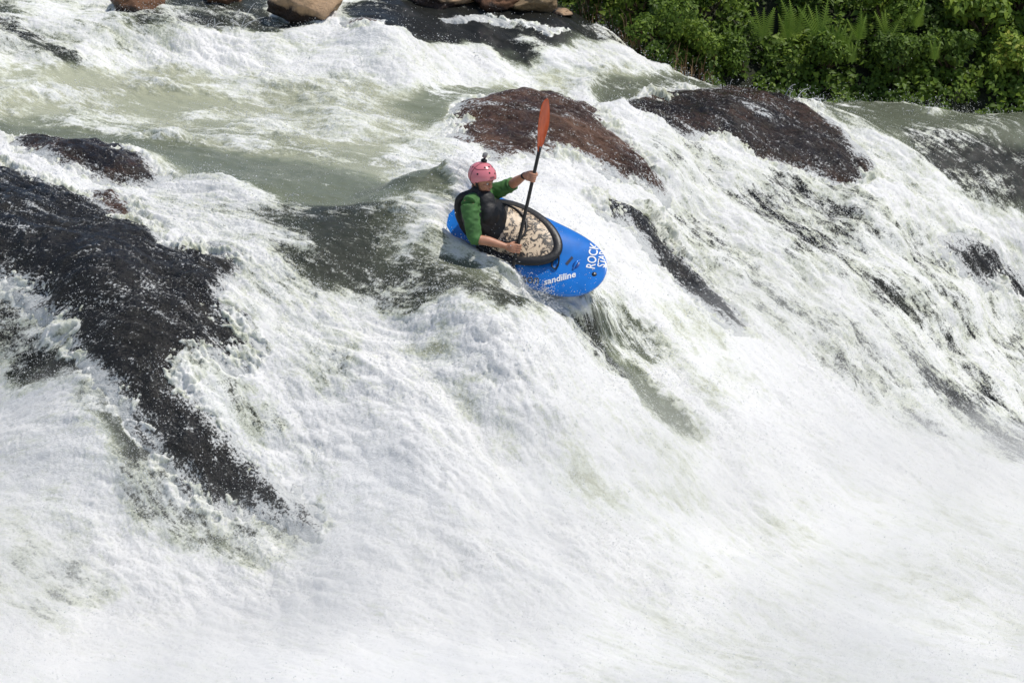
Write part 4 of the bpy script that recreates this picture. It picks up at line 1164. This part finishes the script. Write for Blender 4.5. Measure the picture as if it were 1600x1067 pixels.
# helmet
HO = HP(-.008, 0, .028)
HR = np.array([.130, .108, .118])
vv_, ff_ = [], []; NA, NR = 64, 30
def shell(th, t, k=1.0):
    # th around, t from crown 0 to rim 1
    cfr = math.cos(th)
    low = -.10 - .26 * (cfr < 0) * abs(cfr) - .42 * math.exp(-((abs(abs((th + math.pi) % (2 * math.pi) - math.pi) - 1.75)) / .5) ** 2) + .22 * max(0, cfr) ** 2
    ph = t * math.acos(max(-1, low))
    return HO + HM @ (HR * k * np.array([math.sin(ph) * math.cos(th), math.sin(ph) * math.sin(th), math.cos(ph)]))
for kk in (1.0, .93):
    for i in range(NR + 1):
        for k in range(NA): vv_.append(shell(2 * math.pi * k / NA, max(.002, i / NR), kk))
H2 = (NR + 1) * NA
for i in range(NR):
    for k in range(NA):
        q_ = (i * NA + k, (i + 1) * NA + k, (i + 1) * NA + (k + 1) % NA, i * NA + (k + 1) % NA)
        ff_.append(q_); ff_.append(tuple(reversed([j + H2 for j in q_])))
for k in range(NA): ff_.append((NR * NA + k, NR * NA + (k + 1) % NA, NR * NA + (k + 1) % NA + H2, NR * NA + k + H2))
hel = put("helmet", Parts().add((vv_, ff_)).mesh("helmet", pel, m_pink), parent=per)
m_hole = simple("vent_black", (.006, .006, .006), .8)
def vent(th, t, ra=.0085, rb=.0085):
    p = shell(th, t, 1.003); n_ = (p - HO); n_ /= np.linalg.norm(n_)
    put("vent_hole", oval(p, n_, ra, rb, .0022, hz + hx * .1).mesh("vent_hole", pel, m_hole), parent=hel)
for th, t in ((-.55, .62), (.10, .70), (-1.05, .34), (-.35, .30), (.45, .36), (-1.5, .62), (-2.3, .5), (-2.75, .62), (.7, .62), (1.4, .6), (2.3, .5)):
    vent(math.copysign(abs(th), th), t)
m_strap = simple("black_strap", (.008, .008, .009), .6)
for s_ in (-1, 1):
    sp = [shell(s_ * 1.45, .97, .97), HP(.022, .066 * s_, -.075), HP(.045, .034 * s_, -.112), HP(.052, 0, -.118)]
    put("chin_strap", Parts().tube(sp, [(.011, .004)] * 4, n=6, seg=10).mesh("chin_strap", pel, m_strap), parent=hel)
    sp = [shell(s_ * 2.2, .97, .97), HP(-.02, .076 * s_, -.06), HP(.022, .066 * s_, -.075)]
    put("chin_strap", Parts().tube(sp, [(.009, .004)] * 3, n=6, seg=10).mesh("chin_strap", pel, m_strap), parent=hel)
band = [shell(-2.0, t, 1.004) for t in np.linspace(.97, .05, 12)] + [shell(1.2, t, 1.004) for t in np.linspace(.05, .95, 12)]
m_band = simple("band_maroon", (.16, .03, .04), .4)
put("helmet_cord", Parts().add(loft(band, .0028, seg=8)).mesh("helmet_cord", pel, m_band), parent=hel)
band = [shell(th, .44, 1.004) for th in np.linspace(-2.1, -.5, 16)]
put("helmet_cord", Parts().add(loft(band, .0025, seg=8)).mesh("helmet_cord", pel, m_band), parent=hel)
fp = shell(-.30, .86, 1.004); n_ = fp - HO; n_ /= np.linalg.norm(n_)
put("helmet_badge", oval(fp, n_, .026, .010, .003, np.cross(hz, n_)).mesh("helmet_badge", pel, simple("badge_grey", (.22, .08, .09), .4)), parent=hel)
# camera on the crown
def box(c, ax, sz, bev=.004):
    bm = bmesh.new(); bmesh.ops.create_cube(bm, size=1)
    for v in bm.verts: v.co = Vector((v.co.x * sz[0], v.co.y * sz[1], v.co.z * sz[2]))
    bmesh.ops.bevel(bm, geom=list(bm.edges), offset=bev, segments=2, affect='EDGES')
    vv_ = [c + ax @ np.array(v.co[:]) for v in bm.verts]; bm.verts.ensure_lookup_table()
    ff_ = [tuple(v.index for v in f.verts) for f in bm.faces]; bm.free(); return vv_, ff_
ct = shell(2.6, .12, 1.0)
m_cam = simple("camera_grey", (.20, .20, .20), .35)
mount = put("camera_mount", Parts().add(box(ct + hz * .012, HM, (.045, .040, .024))).add(box(ct + hz * .03, HM, (.018, .016, .03))).mesh("camera_mount", pel, m_strap), parent=hel)
acam = Parts().add(box(ct + hz * .062 - hx * .004, HM, (.030, .044, .040)))
put("action_camera", acam.mesh("action_camera", pel, m_cam), parent=hel)
# watch on the far wrist
wd = elL - wL; wd /= np.linalg.norm(wd)
put("wrist_watch", Parts().add(loft([wL + wd * .012, wL + wd * .034], (.034, .030), seg=20)).add(box(wL + wd * .023 + T_ * .03, np.stack([wd, np.cross(T_, wd), T_], 1), (.03, .03, .01), .003)).mesh("wrist_watch", pel, m_strap), parent=per)
# ------------------------------------------------------------------ spray: drops thrown off the water
rs = np.random.default_rng(3)
Pf = np.stack([WX, WY, WZ], -1).reshape(-1, 3)
Nf = np.stack([NXv, NYv, NZv], -1).reshape(-1, 3)
area = (np.gradient(xs)[None, :] * np.gradient(ys)[:, None] / NZv).ravel()
dep_ = Pf[:, 1] * CP + (CAM_Z - Pf[:, 2]) * SP
vpx = 800 + FPX * Pf[:, 0] / dep_; vpy = 533.5 - FPX * (Pf[:, 1] * SP - (CAM_Z - Pf[:, 2]) * CP) / dep_
inf = (vpx > -150) & (vpx < 1750) & (vpy > -120) & (vpy < 1200)
clump = np.clip(perlin(S_ * 2.5, N_ * 4.5, Zb * 2) + .2, 0, 1).ravel() * np.clip(b2 * .6 + .5, 0, 1).ravel()
edge = np.exp(-((F.ravel() - .66) / .12) ** 2)
bare = (M.ravel() > 0)
wgt = area * inf * RR.ravel() * ((F.ravel() > .45) * (.3 + 2.2 * clump) + 2.0 * edge * (1 - .6 * bare) + .5 - .1 * bare)
wgt *= np.where(Pf[:, 1] > 32, .5, 1)
cs = np.cumsum(wgt); cs /= cs[-1]
ND = 270000
pick = np.searchsorted(cs, rs.random(ND))
lift = rs.exponential(.022, ND) * (1 + 1.5 * clump[pick]) + .002
far = rs.random(ND) < .04 + .12 * clump[pick]; lift = np.where(far, lift + rs.exponential(.07, ND), lift)
jit = rs.normal(scale=.012, size=(ND, 3))
C = Pf[pick] + Nf[pick] * (lift * .7)[:, None] + jit; C[:, 2] += lift * .6
low = np.clip((30.6 - Pf[pick, 1]) / 3, 0, 1) * (Pf[pick, 2] < -1.4)
hi = rs.random(ND) < .30 * low
C = C + Nf[pick] * (hi * rs.uniform(.1, .42, ND))[:, None]
rad = np.clip(rs.lognormal(math.log(.0026), .42, ND), .001, .0075)
# leaping splashes
ex_c, ex_r = [], []
def jet(p0, v0, t, r0, r1, n):
    for k in range(n):
        if r0 < .0065 and (k * 7 + n) % 10 < 6: continue
        s_ = k / n * t; p = p0 + v0 * s_ + np.array([0, 0, -4.9]) * s_ * s_
        ex_c.append(p); ex_r.append(r0 + (r1 - r0) * k / n)
def jets_at(px, py, n, sp, seed, r=.006):
    r_ = np.random.default_rng(seed); q = surf_hit(px, py, full_z); q = q + np.array([0, 0, .02])
    for k in range(n):
        v = r_.normal(scale=1, size=3) * sp * np.array([.55, .3, .35]) + np.array([sp * .3, 0, sp]); t = r_.uniform(.06, .2)
        jet(q + r_.normal(scale=.04, size=3), v, t, r, r * .4, int(40))
        for j in range(5):
            s_ = t * r_.uniform(1, 1.6); ex_c.append(q + v * s_ + np.array([0, 0, -4.9]) * s_ * s_ + r_.normal(scale=.015, size=3)); ex_r.append(r * r_.uniform(.4, 1))
jets_at(1236, 163, 4, 1.5, 1, .008); jets_at(1262, 168, 5, 1.0, 2, .012); jets_at(1180, 156, 3, .6, 3, .01)
jets_at(375, 50, 5, 1.5, 4, .007); jets_at(330, 45, 5, .9, 5, .008); jets_at(1570, 170, 5, .5, 6); jets_at(1420, 178, 3, .7, 9, .005); jets_at(745, 92, 5, .6, 7)
for i, (px, py) in enumerate([(700,470),(760,475),(660,482),(330,290),(300,288),(450,320),(820,455),(840,462),(870,468),(800,440),(480,95),(560,110),(250,700),(430,800),(480,830),(1130,150),(940,120),(20,470),(60,520),(1000,330),(720,345),(700,335),(600,480),(850,475),(905,480)]):
    jets_at(px, py, 6, .75, 20 + i, .0045)
r_ = np.random.default_rng(55)
for (lx, ly) in [(-.45, -.42), (-.3, -.44), (-.1, -.44), (.1, -.42), (.25, -.40), (.4, -.38), (.55, -.34)]:
    p0 = KC + KF * lx + KW * ly + KN * .05
    for k in range(5):
        v = T_ * r_.uniform(0, .5) + U_ * r_.uniform(.4, 1.3) + R_ * r_.normal(scale=.4)
        jet(p0 + r_.normal(scale=.03, size=3), v, r_.uniform(.05, .14), .0045, .002, 16)
    for k in range(260):
        ex_c.append(p0 + r_.normal(scale=1, size=3) * np.array([.07, .07, .05]) + KN * abs(r_.normal(scale=.05))); ex_r.append(r_.uniform(.0015, .005))
for k in range(230):
    px, py = r_.uniform(700, 955), r_.uniform(310, 466)
    if r_.random() > .35: px, py = r_.normal(880, 40), r_.normal(445, 14)
    dd = ray(px, py); dd /= np.linalg.norm(dd)
    h = hull_bvh.ray_cast(V(CAMP - KC), V(dd))
    if h[0] is not None: ex_c.append(np.array(h[0]) + KC); ex_r.append(r_.uniform(.0015, .0042))
C = np.concatenate([C, np.array(ex_c)]); rad = np.concatenate([rad, np.array(ex_r)])
oc = np.array([[1, 0, 0], [-1, 0, 0], [0, 1, 0], [0, -1, 0], [0, 0, 1], [0, 0, -1]], np.float32)
of = np.array([[0, 2, 4], [2, 1, 4], [1, 3, 4], [3, 0, 4], [2, 0, 5], [1, 2, 5], [3, 1, 5], [0, 3, 5]], np.int32)
Vd = (C[:, None, :] + oc[None] * rad[:, None, None] * (1 + rs.normal(scale=.25, size=(len(C), 6, 1)))).reshape(-1, 3)
Td = (of[None] + (np.arange(len(C)) * 6)[:, None, None]).reshape(-1, 3)
me = mesh_np("spray", Vd, tris=Td)
m_spray, nt, b = new_mat("spray_drops")
b.inputs["Base Color"].default_value = (.80, .82, .83, 1); b.inputs["Roughness"].default_value = .12; b.inputs["IOR"].default_value = 1.33
ns_ = N(nt, "ShaderNodeTexNoise", Scale=300.0); tc = N(nt, "ShaderNodeTexCoord"); nt.links.new(tc.outputs["Object"], ns_.inputs["Vector"])
r = ramp(nt, ns_.outputs[0], [(.3, (.55, .57, .57)), (.6, (.88, .89, .9))]); nt.links.new(r.outputs[0], b.inputs["Base Color"])
tr = nt.nodes.new("ShaderNodeBsdfTranslucent"); tr.inputs[0].default_value = (.9, .91, .92, 1)
mx = nt.nodes.new("ShaderNodeMixShader"); mx.inputs[0].default_value = .45
nt.links.new(b.outputs[0], mx.inputs[1]); nt.links.new(tr.outputs[0], mx.inputs[2]); nt.links.new(mx.outputs[0], nt.nodes["Material Output"].inputs[0])
me.materials.append(m_spray)
put("spray", me, kind="stuff", label="white drops of spray flying off the rapids", cat="spray")
# ------------------------------------------------------------------ mist hanging over the foot of the falls
mist = np.zeros(GX.shape, np.float32)
for pts, val, soft in [([(-300,700),(150,760),(330,900),(560,780),(800,700),(1100,640),(1400,650),(1900,700),(1900,1600),(-300,1600)], 1.0, .9),
                       ([(1150,420),(1350,470),(1500,620),(1300,700),(1050,620)], .55, .5), ([(-300,560),(60,620),(200,760),(-300,900)], .6, .4)]:
    m_ = sstep(-soft, soft, sdf(wpoly(pts))) * val; mist = np.maximum(mist, m_)
xm = np.arange(-8.5, 8.5, .09); ym = np.arange(20.5, 36, .09)
XM, YM = np.meshgrid(xm, ym); ZM = full_z(XM, YM)
mk = samp(mist, XM.astype(np.float32), YM.astype(np.float32))
edge_ = sstep(-8.4, -7.2, XM) * sstep(8.4, 7.2, XM) * sstep(20.6, 21.8, YM)
th_ = mk * edge_ * (.30 + .16 * perlin(XM * .9, YM * .9, ZM) + .10 * perlin(XM * 2.6, YM * 2.6, ZM * 2))
ok = th_ > .012
ZT = ZM + np.maximum(th_, 0) * 1.2; YT = YM - th_ * .35
idx = np.arange(XM.size).reshape(XM.shape)
q4 = np.stack([idx[:-1, :-1], idx[:-1, 1:], idx[1:, 1:], idx[1:, :-1]], -1)[ok[:-1, :-1] & ok[:-1, 1:] & ok[1:, 1:] & ok[1:, :-1]]
n0 = XM.size
from collections import Counter
ec = Counter(); od = {}
for f_ in q4:
    for a, b2_ in ((f_[0], f_[1]), (f_[1], f_[2]), (f_[2], f_[3]), (f_[3], f_[0])):
        k = (min(a, b2_), max(a, b2_)); ec[k] += 1; od[k] = (a, b2_)
sides = np.array([(od[k][1], od[k][0], od[k][0] + n0, od[k][1] + n0) for k, c in ec.items() if c == 1])
allq = np.concatenate([q4, q4[:, ::-1] + n0, sides])
Pm = np.concatenate([np.stack([XM, YT, ZT], -1).reshape(-1, 3), np.stack([XM, YM, ZM - .12], -1).reshape(-1, 3)])
used = np.zeros(len(Pm), bool); used[allq.ravel()] = True; rmp = np.cumsum(used) - 1
me = mesh_np("mist", Pm[used], quads=rmp[allq])
m_mist = bpy.data.materials.new("mist_air"); m_mist.use_nodes = True; nt = m_mist.node_tree
nt.nodes.remove(nt.nodes["Principled BSDF"])
pv = nt.nodes.new("ShaderNodeVolumePrincipled"); pv.inputs["Color"].default_value = (.97, .97, .96, 1); pv.inputs["Density"].default_value = .85; pv.inputs["Anisotropy"].default_value = 0.0
nt.links.new(pv.outputs[0], nt.nodes["Material Output"].inputs["Volume"])
me.materials.append(m_mist)
put("mist", me, kind="stuff", label="fine white mist hanging over the foot of the falls", cat="mist")
